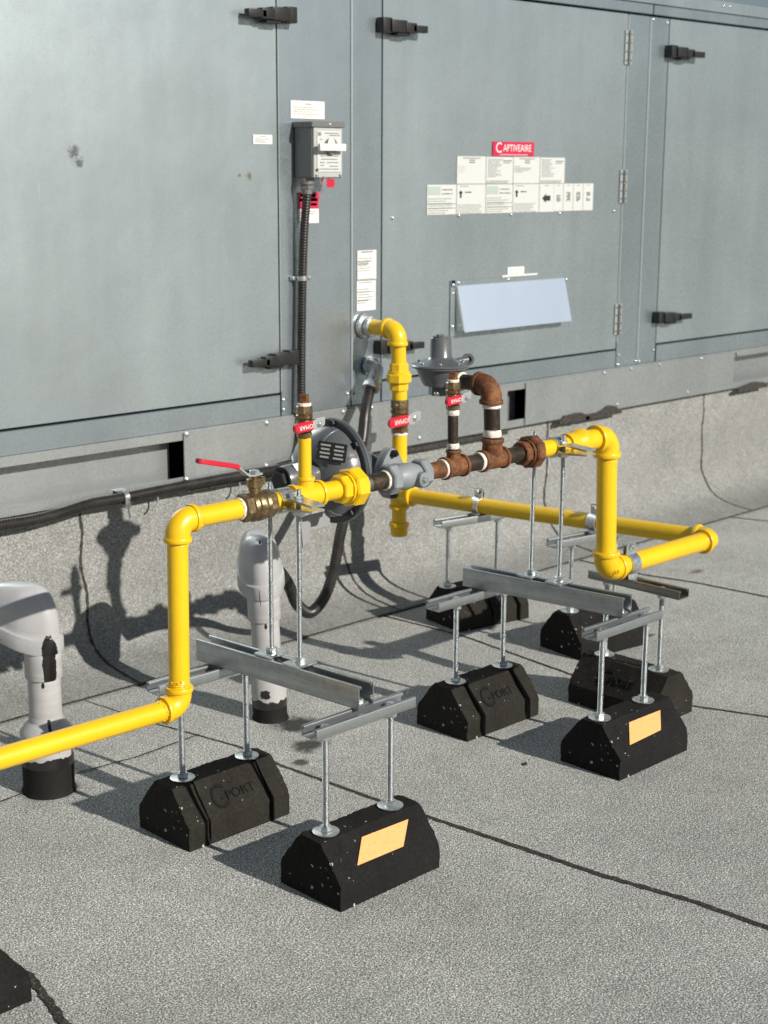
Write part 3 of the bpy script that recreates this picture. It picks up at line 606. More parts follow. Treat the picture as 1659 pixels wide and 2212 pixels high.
# ------------------------------------------------------------------ vent pipes with weatherheads
def vent(loc, label, az, r_s, z_blk, z_s, tilt, patches, hood_patch):
    base = Matrix.Rotation(tilt, 4, 'Y')
    v = thing('vent_pipe', label, 'vent pipe', loc, rx=base, group='white roof vent pipes')
    b = MB(); b.lathe((0, 0, -0.01), Z, [(0, r_s*1.16), (0.013, r_s*1.05), (0.022, r_s), (z_blk-0.005, r_s), (z_blk-0.004, r_s*0.9)], 40)
    b.jitter(0.0015, 40); part('tarred_boot', b, M_tarsleeve, v, world=False)
    b = MB(); b.lathe((0, 0, z_blk-0.020), Z, [(0, r_s+0.0008), (z_s-z_blk+0.016, r_s+0.0014), (z_s-z_blk+0.020, r_s), (z_s-z_blk+0.030, r_s*0.86), (z_s-z_blk+0.040, 0.036), (z_s-z_blk+0.050, 0.0345)], 44); part('sleeve', b, pvc('sleeve_paint', patches, zcut=z_blk), v, world=False)
    b = MB(); b.cyl((0, 0, z_s), (0, 0, 0.26), 0.0335, 36); part('pipe', b, pvc('pipe_paint', [(-2.2, 0.238, 0.10, 0.006, 0.8)]), v, world=False)
    b = MB(); b.lathe((0, 0, 0.248), Z, [(0, 0.0375), (0.002, 0.0385), (0.060, 0.0385), (0.070, 0.0385)], 40); part('coupling', b, pvc('coupling_paint', hood_patch), v, world=False)
    # weatherhead: round backed cap with a skirt that climbs away from the pipe
    R = Matrix.Rotation(az, 3, 'Z'); b = MB(); nU = 56; rings = []
    O = []
    for k in range(nU):
        a = 2*PI*k/nU; ca, sa = math.cos(a), math.sin(a)
        x = (0.130 if ca > 0 else 0.072)*math.copysign(abs(ca)**0.9, ca) + 0.029; y = 0.054*math.copysign(abs(sa)**0.85, sa)
        if x < 0.03: y *= 1 - 0.22*min(1, (0.03-x)/0.05)
        O.append((x, y))
    zp = lambda x: 0.336 + 0.30*max(0, x+0.01)
    for sc, dz in ((0.93, -0.034), (0.99, -0.032), (1.02, -0.028), (1.02, -0.004), (1.01, 0.0), (0.93, 0.003), (0.92, 0.004)):
        rings.append([b.b.verts.new(R @ V((0.029 + (x-0.029)*sc, y*sc, zp(x) + dz))) for x, y in O])
    for i in range(1, 19):
        th = i/18.4*PI/2; sc = 0.92*math.cos(th)**0.62; up = math.sin(th)**0.95
        ring = []
        for x, y in O:
            xx = 0.029 + (x-0.029)*sc; zb = zp(x)*(1-up) + 0.345*up
            ring.append(b.b.verts.new(R @ V((xx, y*sc, zb + 0.004 + 0.093*up))))
        rings.append(ring)
    for r1, r2 in zip(rings, rings[1:]):
        for k in range(nU): b.b.faces.new((r1[k], r1[(k+1) % nU], r2[(k+1) % nU], r2[k]))
    b.b.faces.new(rings[-1]); b.b.faces.new(list(reversed(rings[0])))
    part('weatherhead', b, pvc('weatherhead_paint', hood_patch, (0.40, 0.397, 0.40), None, 0.0), v, world=False, smooth=0.52)
    return v
vent((1.567, 2.575, 0), 'near left white vent pipe with a long peeled black patch below its hood', math.radians(114), 0.053, 0.082, 0.135, 0.0,
     [(-1.95, 0.145, 0.10, 0.022, 1.0), (-1.7, 0.115, 0.07, 0.02, 1.0)], [(-1.78, 0.292, 0.40, 0.052, 0.36)])
vent((2.171, 2.574, 0), 'farther white vent pipe standing behind the near strut channel', math.radians(56), 0.0405, 0.055, 0.120, math.radians(-3.2),
     [(-2.5, 0.075, 0.3, 0.012, 0.8)], [(-2.45, 0.312, 0.022, 0.020, 0.4), (-2.35, 0.435, 0.25, 0.004, 0.8)])

# ------------------------------------------------------------------ rubber support blocks
GRPB = 'rubber pipe support blocks on the roof'
LX = 0.251
prof = [(-0.0795, 0.0), (-0.0795, 0.047), (-0.027, 0.1125), (0.027, 0.1125), (0.0795, 0.047), (0.0795, 0.0)]
def block_mesh(grooves, seed, worn=1.0):
    P = []
    for (a, bb) in zip(prof, prof[1:] + prof[:1]):
        n = max(3, int((V(a)-V(bb)).length / 0.008))
        for k in range(n): P.append((V(a).lerp(V(bb), k/n), k == 0))
    xs = set(-LX/2 + LX*k/44 for k in range(45))
    for gx in grooves:
        for d in (-0.0052, -0.0044, 0.0044, 0.0052): xs.add(gx + d)
    xs = sorted(xs); mb = MB(); rings = []
    for x in xs:
        ins = 0.006 if any(abs(x-gx) < 0.0048 for gx in grooves) else 0.0
        ring = []
        for p, corner in P:
            q = V(p) ; c = V((0, 0.05)); 
            q = q - (q - c).normalized() * ins if p[1] > 0.001 else q
            w = V((x, q[0], q[1]))
            if p[1] > 0.001:
                e = 1.6 if corner or abs(abs(x) - LX/2) < 0.001 else 0.55
                d = noise.noise_vector(w*170 + V((seed, 0, 0))) * 0.0011 * e * worn + noise.noise_vector(w*40 + V((seed, 3, 0))) * 0.0010 * worn
                w = w + d
                if abs(abs(x) - LX/2) < 0.001 and corner: w = w - V((math.copysign(0.0015, x), 0, 0.0015))
            ring.append(mb.b.verts.new(w))
        rings.append(ring)
    n = len(P)
    for a, c in zip(rings, rings[1:]):
        for k in range(n): mb.b.faces.new((a[k], a[(k+1) % n], c[(k+1) % n], c[k]))
    for ring, s_ in ((rings[0], 1), (rings[-1], -1)):
        cx = mb.b.verts.new(V((ring[0].co.x, 0, 0.05)))
        for k in range(n): mb.b.faces.new((ring[k], ring[(k+1) % n], cx) if s_ < 0 else (ring[(k+1) % n], ring[k], cx))
    return mb
SL = V((0, 0.0525, 0.0655)).normalized()                        # up the front slope
def strut_mesh(L, w, h, lip=0.0078, th=0.0024, slots=False):
    """open-top channel along local X centred at origin, bottom z=0"""
    a = w/2; pr = [(-a, 0), (a, 0), (a, h), (a-lip, h), (a-lip, h-0.006), (a-lip+th, h-0.006), (a-lip+th, h-th), (a-th, h-th), (a-th, th), (-a+th, th), (-a+th, h-th), (-a+lip-th, h-th), (-a+lip-th, h-0.006), (-a+lip, h-0.006), (-a+lip, h), (-a, h)]
    mb = MB(); mb.prism(pr, (-L/2, 0, 0), Y, Z, L)
    es = [e for e in mb.b.edges if abs(e.verts[0].co.x - e.verts[1].co.x) > L*0.9 and (abs(abs(e.verts[0].co.y) - a) < 1e-5 or (abs(e.verts[0].co.z - h) < 1e-5))]
    bmesh.ops.bevel(mb.b, geom=es, offset=0.0021, segments=3, affect='EDGES', profile=0.5); return mb
def support(loc, rz, label, rods, sticker_q=None, word=False, m=M_rub, grooves=(), seed=1, strut_x=0.0, strut_L=0.245, strut_y=0.0, strap=None, mstrut=M_strut, top=0.300):
    s = thing('pipe_support', label, 'pipe support', loc, rz, GRPB)
    blk = part('rubber_block', block_mesh(grooves, seed), m, s, world=False, smooth=0.5)
    if sticker_q:
        b = MB(); o = V((0, -0.0795, 0.047)); n = X.cross(SL)
        def P(x, z): k = (z - 0.047)/SL.z; return (x, k)
        poly = [P(x, z) for x, z in sticker_q]
        b.prism(poly, o + n*0.0012, X, SL, 0.0009); part('orange_sticker', b, M_orange, s, world=False)
    if word:
        o = V((0.006, -0.0795, 0.047)) + SL*0.036 + X.cross(SL)*0.0002
        lettering(s, 'PORT', 0.027, frame(o + X*0.012, X, SL), M_rub, 0.0022, align='CENTER', world=False, sx=1.05)
        lettering(s, 'C', 0.070, frame(o - X*0.040, X, SL), M_rub, 0.0020, align='CENTER', world=False, sx=0.8)
        lettering(s, '-', 0.030, frame(o - X*0.033, X, SL), M_rub, 0.0020, align='CENTER', world=False, sx=1.0)
    for x in rods:
        b = MB(); b.cyl((x, 0, 0.110), (x, 0, top+0.016), 0.0060, 16); rd = part('threaded_rod', b, M_thread, s, world=False)
        b = MB(); b.lathe((x, 0, 0.1135), Z, [(0, 0.0245), (0.0018, 0.0245), (0.002, 0.024)], 40); part('washer', b, M_zinc, rd, world=False)
        b = MB(); b.nut((x, 0, 0.1205), Z, 0.0112, 0.0095, rot=rnd.random()); part('nut', b, M_zinc, rd, world=False)
        b = MB(); b.nut((x, 0, top-0.007), Z, 0.0112, 0.009, rot=rnd.random()); b.cyl((x, 0, top-0.0022), (x, 0, top-0.0002), 0.0125, 20); part('top_nut', b, M_zinc, rd, world=False)
    b = strut_mesh(strut_L, 0.041, 0.0205)
    for v in b.b.verts: v.co += V((strut_x, strut_y, top))
    part('strut_channel', b, mstrut, s, world=False)
    if strap:
        x, pz, pr_ = strap
        for sg in (-1, 1):                                          # two halves joined by a bolt above the pipe
            b = MB(); pts = [V((x + sg*0.016, 0, top+0.004)), V((x + sg*0.016, 0, top+0.016))]
            n = 14
            for k in range(n+1):
                a = math.radians(-62 + 144*k/n); pts.append(V((x + sg*math.cos(a)*(pr_+0.0018), 0, pz + math.sin(a)*(pr_+0.0018))))
            pts += [V((x + sg*0.0045, 0, pz + pr_ + 0.010)), V((x + sg*0.0045, 0, pz + pr_ + 0.026))]
            R_ = []
            for i, p in enumerate(pts):
                tg = (pts[min(i+1, len(pts)-1)] - pts[max(i-1, 0)]).normalized(); nn = tg.cross(Y).normalized()
                R_.append([b.b.verts.new(p + nn*q*0.0012 + Y*e*0.0170) for q, e in ((-1, -1), (1, -1), (1, 1), (-1, 1))])
            for r1, r2 in zip(R_, R_[1:]):
                for k in range(4): b.b.faces.new((r1[k], r1[(k+1) % 4], r2[(k+1) % 4], r2[k]))
            b.b.faces.new(R_[0]); b.b.faces.new(list(reversed(R_[-1]))); part('strap_half', b, M_zinc, s, world=False)
        b = MB(); b.cyl((x-0.017, 0, pz+pr_+0.018), (x+0.017, 0, pz+pr_+0.018), 0.0032, 10); b.nut((x-0.011, 0, pz+pr_+0.018), X, 0.008, 0.008); b.nut((x+0.010, 0, pz+pr_+0.018), X, 0.0085, 0.006); part('strap_bolt', b, M_zinc, s, world=False)
    return s
support((1.765, 1.841, 0), 0, 'nearest rubber block with a slanted orange sticker under the near strut end', (-0.087, 0.075), [(-0.073, 0.0650), (0.042, 0.0640), (0.081, 0.0965), (-0.036, 0.0985)], seed=1, strut_y=0, strut_x=-0.003)
support((1.720, 2.213, 0), 0, 'grooved embossed rubber block beside the near white vent pipe', (-0.078, 0.083), None, True, M_rub2, (-0.078, 0.078), seed=2, strut_x=-0.018)
support((2.516, 2.226, 0), 0, 'grooved embossed rubber block in the middle between near and far supports', (-0.081, 0.084), None, True, M_rub2, (-0.078, 0.078), seed=3, strut_x=-0.038)
support((2.583, 1.851, 0), 0, 'rubber block with an upright rectangular orange sticker in front of the right channel', (-0.096, 0.062), [(-0.076, 0.0635), (0.040, 0.0660), (0.071, 0.0975), (-0.043, 0.0985)], seed=4, strut_x=-0.025, strut_L=0.235)
support((2.845, 2.030, 0), -PI/2, 'embossed rubber block turned crosswise, carrying the pipe right of the tall yellow riser', (-0.080, 0.079), None, True, M_rub2, (), seed=5, strut_x=0.008, strut_L=0.262, strap=(-0.020+0.0, 0.353, 0.024), mstrut=M_strut2)
support((3.167, 2.386, 0), math.radians(-8), 'plain rubber block half hidden behind the crosswise block under the long back pipe', (-0.095, 0.07), None, False, M_rub, (), seed=6, strut_x=-0.045, strut_L=0.245, strap=(-0.008, 0.345, 0.0225), top=0.299)
support((3.122, 2.772, 0), math.radians(-10), 'farthest rubber block near the curb with one groove and brown patches', (-0.110, 0.066), None, False, M_rub2, (0.085, -0.01), seed=7, strut_x=-0.035, strut_L=0.225, strap=(0.0, 0.335, 0.0225), top=0.290)
support((1.020, 2.014, 0), -PI/2, 'rubber block cut off by the left edge at the bottom corner', (-0.080, 0.080), None, False, M_rub, (), seed=8, strap=(-0.036, 0.3385, 0.0185), top=0.296)

# ------------------------------------------------------------------ long strut channels
def channel(cx, cy, ang, L, label):
    c = thing('strut_channel', label, 'strut channel', (cx, cy, 0.3222), ang, 'long strut channels across the blocks')
    b = strut_mesh(L, 0.041, 0.0440); part('channel_body', b, M_strut, c, world=False)
    b = MB(); b.span(-L/2+0.004, -L/2+0.030, -0.012, 0.012, 0.003, 0.008, 0.001); b.nut((-L/2+0.016, 0, 0.011), Z, 0.0085, 0.006); part('channel_nut', b, M_zinc, c, world=False)
    b = MB()
    for x in (0.008, -0.080): b.span(x, x+0.0018, -0.0211, -0.0205, 0.028, 0.040)
    part('pen_mark', b, M_inkdark, c, world=False)
    return c
# direction of local +X = far end (+Y, slightly -X)
ch1 = channel(1.7585, 2.052, math.radians(94.9), 0.425, 'near galvanised strut channel between the slanted sticker block and embossed block')
ch2 = channel(2.5475, 2.062, math.radians(98.5), 0.415, 'right galvanised strut channel between the middle block and upright sticker block')

# ------------------------------------------------------------------ riser clamp stands
def stand(cx, yc, zp, rp, ys, label, ear=0.098, ang=0.0):
    s = thing('clamp_stand', label, 'pipe stand', (cx, yc, 0.3665), 0, None)
    top = zp + 0.016
    for dy in ys:
        b = MB(); b.cyl((cx, yc+dy, 0.340), (cx, yc+dy, top+0.012), 0.0047, 14); rd = part('threaded_rod', b, M_thread, s)
        b = MB(); b.box((cx, yc+dy, 0.3695), (0.052, 0.042, 0.0055), Matrix.Rotation(0.05, 3, 'Z'), 0.0012); part('square_plate', b, M_zinc, rd)
        b = MB(); b.nut((cx, yc+dy, 0.3775), Z, 0.0105, 0.009, rot=0.3+dy*9); b.cyl((cx, yc+dy, 0.3722), (cx, yc+dy, 0.3738), 0.0125, 18); part('nut', b, M_zinc, rd)
        b = MB(); b.nut((cx, yc+dy, zp-0.0165), Z, 0.0105, 0.0085, rot=0.2); part('nut', b, M_zinc, rd)
        b = MB(); b.nut((cx, yc+dy, zp+0.0135), Z, 0.0095, 0.007, rot=0.5); part('nut', b, M_zinc, rd)
    for sg in (-1, 1):                                             # lower and upper clamp halves
        b = MB(); pts = []
        pts.append(V((0, -ear, sg*0.0045))); pts.append(V((0, -rp-0.018, sg*0.0095)))
        n = 12
        for k in range(n+1):
            a = math.radians(200 - 220*k/n) if False else math.radians(165 - 150*k/n); pts.append(V((0, math.cos(a)*(rp+0.0025), sg*math.sin(a)*(rp+0.0025))))
        pts.append(V((0, rp+0.018, sg*0.0095))); pts.append(V((0, ear, sg*0.0045)))
        R_ = []
        for i, p in enumerate(pts):
            tg = (pts[min(i+1, len(pts)-1)] - pts[max(i-1, 0)]).normalized(); nn = X.cross(tg).normalized()
            R_.append([b.b.verts.new(V((cx, yc, zp)) + Matrix.Rotation(ang, 3, 'Z') @ (p + nn*q*0.0022 + X*e*0.0155)) for q, e in ((-1, -1), (1, -1), (1, 1), (-1, 1))])
        for r1, r2 in zip(R_, R_[1:]):
            for k in range(4): b.b.faces.new((r1[k], r1[(k+1) % 4], r2[(k+1) % 4], r2[k]))
        b.b.faces.new(R_[0]); b.b.faces.new(list(reversed(R_[-1])))
        part('clamp_half', b, M_zinc, s, smooth=0.5)
    return s
stand(1.764, 2.05, 0.672, 0.0185, (-0.045, 0.036), 'twin rod clamp stand under the brass valve, on the near channel')
stand(2.556, 2.05, 0.672, 0.0185, (-0.022, 0.060), 'twin rod clamp stand left of the tall yellow elbow, on the right channel')

# ------------------------------------------------------------------ pipe fittings
def pipe(par, p0, p1, r, m, name='pipe'):
    b = MB(); b.cyl(p0, p1, r, 36); return part(name, b, m, par)
def band(b, p, d, r, w):
    d = V(d).normalized(); b.lathe(V(p) - d*w/2, d, [(0, r*0.97), (w*0.15, r*1.0), (w*0.85, r), (w, r*0.97)], 36)
def elbow(par, c, d1, d2, r, m, k=1.75, name='elbow'):
    """c corner; d1,d2 point away from the corner along each leg"""
    c = V(c); d1 = V(d1).normalized(); d2 = V(d2).normalized(); Rr = r*1.35; b = MB(); L = r*k
    ang = PI - d1.angle(d2); tl = Rr*math.tan(ang/2)
    cen = c + (d1+d2).normalized() * (Rr/math.cos(ang/2)); n = 14; pts = [c + d1*L*1.12]
    a0 = c + d1*tl - cen; a1 = c + d2*tl - cen; ax = a0.cross(a1).normalized()
    for i in range(n+1): pts.append(cen + Matrix.Rotation(ang*i/n, 3, ax) @ a0)
    pts.append(c + d2*L*1.12)
    b.sweep(pts, r*1.20, 36)
    for d in (d1, d2): band(b, c + d*L*1.0, d, r*1.36, r*0.46)
    return part(name, b, m, par, smooth=0.9)
def tee(par, c, axis, br, r, rb, m, half=1.9, up=1.75, name='tee'):
    c = V(c); axis = V(axis).normalized(); br = V(br).normalized(); b = MB()
    b.cyl(c - axis*r*half, c + axis*r*half, r*1.20, 36)
    for s in (-1, 1): band(b, c + axis*s*r*(half-0.2), axis, r*1.38, r*0.45)
    L = r*1.2 + rb*(up-0.6); b.lathe(c, br, [(0, r*0.95), (r*0.9, rb*1.30), (L, rb*1.22)], 36); band(b, c + br*(L), br, rb*1.42, rb*0.5)
    return part(name, b, m, par, smooth=0.7)
def dope(par, p, d, r, w=0.007):
    b = MB(); d = V(d).normalized(); b.lathe(V(p)-d*w/2, d, [(0, r*1.02), (w*0.2, r*1.10), (w*0.6, r*1.08), (w, r*1.01)], 32); b.jitter(0.0008, 140); return part('thread_sealant', b, M_dope, par)
def union(par, c, d, r, m, w=1.0):
    c = V(c); d = V(d).normalized(); b = MB()
    b.nut(c - d*r*1.55, d, r*1.48, r*1.1, seg=8, rot=0.39); b.nut(c, d, r*2.02, r*1.45*w, seg=8, rot=0.2); b.cyl(c + d*r*0.6, c + d*r*1.35, r*1.30, 28, 0.001)
    b.cyl(c - d*r*1.1, c - d*r*0.6, r*1.6, 28)
    return part('union', b, m, par, smooth=0.4)
YP, ZP = 2.05, 0.672
def at(x, z=ZP, y=YP): return V((x, y, z))
# ---- left yellow run
G1 = thing('gas_pipe', 'yellow gas pipe entering at left and rising to the brass lever valve', 'gas pipe', (1.52, YP, 0.31), group='gas pipe runs')
RL = 0.0185
pipe(G1, at(0.2, 0.345), at(1.51, 0.336), RL, M_yel)
elbow(G1, at(1.5185, 0.336), -X, (0.012, 0, 1), RL, M_yel)
pipe(G1, at(1.519, 0.35), at(1.5245, 0.66), RL, M_yel)
elbow(G1, at(1.5250, ZP), (-0.012, 0, -1), X, RL, M_yel)
pipe(G1, at(1.535), at(1.664), RL, M_yel)
pipe(G1, at(1.738), at(1.80), RL, M_yel)
tee(G1, at(1.822), X, Z, RL, 0.0122, M_yel, half=1.95, up=1.5)
pipe(G1, at(1.850), at(1.93), RL, M_yel)
pipe(G1, at(1.820, ZP+0.02), at(1.820, 0.786), 0.0122, M_yel, 'branch_nipple')
union(G1, at(1.941), X, RL*1.03, M_yel, 1.15)
dope(G1, at(1.663), X, RL*1.02, 0.009)
# blobs of runny paint at the threads
def drips(par, c, d, r, n, seed):
    rr = random.Random(seed); d = V(d).normalized(); q = d.to_track_quat('Z', 'Y').to_matrix(); b = MB()
    for i in range(n):
        a = rr.random()*2*PI; p = V(c) + d*(rr.random()-0.5)*0.012 + q @ V((math.cos(a)*r, math.sin(a)*r, 0)); b.sphere(p, 0.0014 + rr.random()*0.0016, (1, 1, 0.7), None, 8, 6)
    for k in range(3): b.lathe(V(c) + d*(k-1)*0.0035, d, [(0, r*1.005), (0.0012, r*1.035), (0.0024, r*1.005)], 36)
    part('paint_drips', b, M_yel, par)
drips(G1, at(1.519, 0.38), Z, RL, 14, 1); drips(G1, at(1.525, 0.633), Z, RL, 14, 2); drips(G1, at(1.478, 0.3363), X, RL, 18, 3); drips(G1, at(1.566), X, RL, 8, 4)
# ---- middle rusty run
G2 = thing('gas_pipe', 'rusty black iron pipe run with two tees between the two unions', 'gas pipe', (2.3, YP, 0.64), group='gas pipe runs')
RM = 0.0172
pipe(G2, at(1.960), at(2.034), RM, M_iron); dope(G2, at(2.029), X, RM*1.06, 0.009)
b = MB(); b.lathe(at(1.970), X, [(0, RM*1.03), (0.006, RM*1.05), (0.012, RM*1.02)], 30); part('worn_thread', b, M_strut2, G2)
pipe(G2, at(2.140), at(2.20), RM, M_rust, 'nipple'); dope(G2, at(2.193), X, RM*1.08, 0.008)
tee(G2, at(2.226), X, Z, RM, 0.0115, M_rust, half=1.75, up=1.6)
pipe(G2, at(2.25), at(2.31), RM, M_iron); dope(G2, at(2.305), X, RM*1.08, 0.010)
tee(G2, at(2.346), X, Z, RM, RM, M_rust, half=2.1, up=1.75)
pipe(G2, at(2.37), at(2.44), RM, M_iron); dope(G2, at(2.441), X, RM*1.08, 0.009)
union(G2, at(2.472), X, RM*1.06, M_rust)
pipe(G2, at(2.224, ZP+0.03), at(2.222, 0.792), 0.0108, M_iron, 'branch_nipple'); dope(G2, at(2.224, 0.716), Z, 0.0118, 0.011); dope(G2, at(2.2225, 0.785), Z, 0.0120, 0.011)
pipe(G2, at(2.346, ZP+0.03), at(2.340, 0.80), RM, M_iron); dope(G2, at(2.3445, 0.728), Z, RM*1.05, 0.015); dope(G2, at(2.3405, 0.786), Z, RM*1.05, 0.010)
elbow(G2, at(2.339, 0.829), -Z, Y, RM*1.08, M_rust, k=1.85)
pipe(G2, at(2.339, 0.829, 2.06), at(2.336, 0.829, 2.145), RM*0.93, M_iron, 'nipple'); dope(G2, at(2.336, 0.829, 2.132), Y, RM*1.06, 0.010)
# ---- right yellow loop
G3 = thing('gas_pipe', 'yellow gas pipe loop dropping at right and running back to the riser', 'gas pipe', (2.95, 2.4, 0.33), group='gas pipe runs')
RR = 0.0235
pipe(G3, at(2.488), at(2.60), RL, M_yel)
b = MB(); b.lathe(at(2.592), X, [(0, 0.0245), (0.010, 0.0260), (0.014, 0.0245), (0.030, 0.0245), (0.040, 0.0300), (0.058, 0.0305), (0.062, 0.0285)], 36); part('reducer', b, M_yel, G3)
pipe(G3, at(2.64), at(2.72), RR, M_yel)
elbow(G3, at(2.742, ZP), -X, (0.045, 0, -1), RR, M_yel)
pipe(G3, at(2.7425, 0.655), at(2.756, 0.37), RR, M_yel)
elbow(G3, at(2.757, 0.354), (-0.045, 0, 1), X, RR, M_yel)
pipe(G3, at(2.77, 0.354), at(3.19, 0.354), RR, M_yel)
cR = V((3.089, 3.060, 0.327)); dB = (cR - at(3.198, 0.354)).normalized()
elbow(G3, at(3.198, 0.354), -X, dB, RR, M_yel, k=1.7)
pipe(G3, at(3.198, 0.354) + dB*0.02, cR, 0.0225, M_yel)
tee(G3, cR, Z, -dB, 0.0220, 0.0225, M_yel, half=1.9, up=1.5)
pipe(G3, cR + V((0, 0, -0.105)), cR + V((0, 0, 0.0)), 0.0218, M_yel, 'drip_leg')
b = MB(); b.lathe(cR + V((0, 0, -0.126)), Z, [(0, 0.022), (0.003, 0.025), (0.026, 0.0265), (0.031, 0.030), (0.040, 0.030), (0.042, 0.026)], 36); part('cap', b, M_yel, G3)
pipe(G3, cR, (3.0885, 3.060, 0.508), 0.0218, M_yel)
pipe(G3, (3.088, 3.060, 0.598), (3.080, 3.060, 0.786), 0.0218, M_yel)
b = MB(); p0 = V((3.0840, 3.060, 0.673)); b.nut(p0, Z, 0.0365, 0.028, seg=8); b.nut(p0 + V((0, 0, 0.029)), Z, 0.0275, 0.030, seg=8); b.nut(p0 - V((0, 0, 0.026)), Z, 0.0270, 0.022, seg=8); b.cyl(p0 + V((0, 0, 0.01)), p0 + V((0, 0, 0.02)), 0.032, 28); part('union', b, M_yel, G3, smooth=0.4)
elbow(G3, (3.0775, 3.060, 0.813), -Z, Y, 0.0222, M_yel, k=1.8)
pipe(G3, (3.0775, 3.07, 0.813), (3.0775, 3.192, 0.813), 0.0218, M_yel)
b = MB(); b.nut((3.0775, 3.168, 0.813), Y, 0.030, 0.020, seg=8); b.lathe((3.0775, 3.182, 0.813), Y, [(0, 0.028), (0.006, 0.036), (0.014, 0.038)], 28); part('entry_collar', b, M_zinc, G3)
drips(G3, at(2.755, 0.396), Z, RR, 16, 5); drips(G3, at(2.745, 0.617), Z, RR, 10, 6); drips(G3, at(2.700), X, RR, 14, 7); drips(G3, at(2.605), X, 0.0215, 12, 8); drips(G3, at(3.145, 0.354), X, RR, 8, 9)
lettering(G3, '150', 0.017, frame(at(2.757, 0.352, YP-RR*1.2-0.0005), (1, 0, 0.1), Z), M_yel, 0.0015)

# ------------------------------------------------------------------ valves
# big lever valve
VB = thing('ball_valve', 'brass ball valve with a raised red lever on the left yellow run', 'valve', at(1.700, 0.64), group='brass ball valves')
b = MB(); rb = 0.0185
b.nut(at(1.6735), X, 0.0262, 0.020, seg=6, rot=0.2); b.nut(at(1.7290), X, 0.0262, 0.020, seg=6, rot=0.2)
b.lathe(at(1.680), X, [(0, 0.021), (0.003, 0.026), (0.010, 0.0285), (0.015, 0.0265), (0.019, 0.0285), (0.028, 0.0285), (0.032, 0.0262), (0.038, 0.0275), (0.043, 0.022)], 40)
b.cyl(at(1.699, 0.690), at(1.699, 0.708), 0.0115, 24, 0.001)
b.jitter(0.0006, 90); part('valve_body', b, M_brass, VB, smooth=0.5)
b = MB(); b.nut(at(1.699, 0.7145), Z, 0.0150, 0.016, seg=8); b.cyl(at(1.699, 0.722), at(1.699, 0.733), 0.006, 14); b.box(at(1.712, 0.718, 2.046), (0.010, 0.014, 0.014), bev=0.002); part('stem', b, M_brass, VB, smooth=0.4)
b = MB(); b.nut(at(1.699, 0.7345), Z, 0.0098, 0.006); part('stem_nut', b, M_zinc, VB)
def strap3(pts, w, th, side=Y):
    b = MB(); R_ = []
    for i, p in enumerate(pts):
        p = V(p); tg = (V(pts[min(i+1, len(pts)-1)]) - V(pts[max(i-1, 0)])).normalized(); nn = tg.cross(side).normalized()
        ww = w[i] if isinstance(w, list) else w
        R_.append([b.b.verts.new(p + nn*q*th/2 + side*e*ww/2) for q, e in ((-1, -1), (1, -1), (1, 1), (-1, 1))])
    for r1, r2 in zip(R_, R_[1:]):
        for k in range(4): b.b.faces.new((r1[k], r1[(k+1) % 4], r2[(k+1) % 4], r2[k]))
    b.b.faces.new(R_[0]); b.b.faces.new(list(reversed(R_[-1]))); return b
b = strap3([at(1.712, 0.7305), at(1.690, 0.7300), at(1.680, 0.7310), at(1.6590, 0.7480), at(1.645, 0.7530)], [0.016, 0.020, 0.018, 0.018, 0.018], 0.0028); lv = part('lever', b, M_steel, VB)
b = strap3([at(1.6590, 0.7485), at(1.652, 0.7520), at(1.622, 0.7590), at(1.592, 0.7665), at(1.576, 0.7705), at(1.571, 0.7715)], [0.020, 0.021, 0.021, 0.021, 0.019, 0.012], 0.0085); bmesh.ops.bevel(b.b, geom=list(b.b.edges), offset=0.0014, segments=2, affect='EDGES'); part('red_grip', b, M_red, lv)
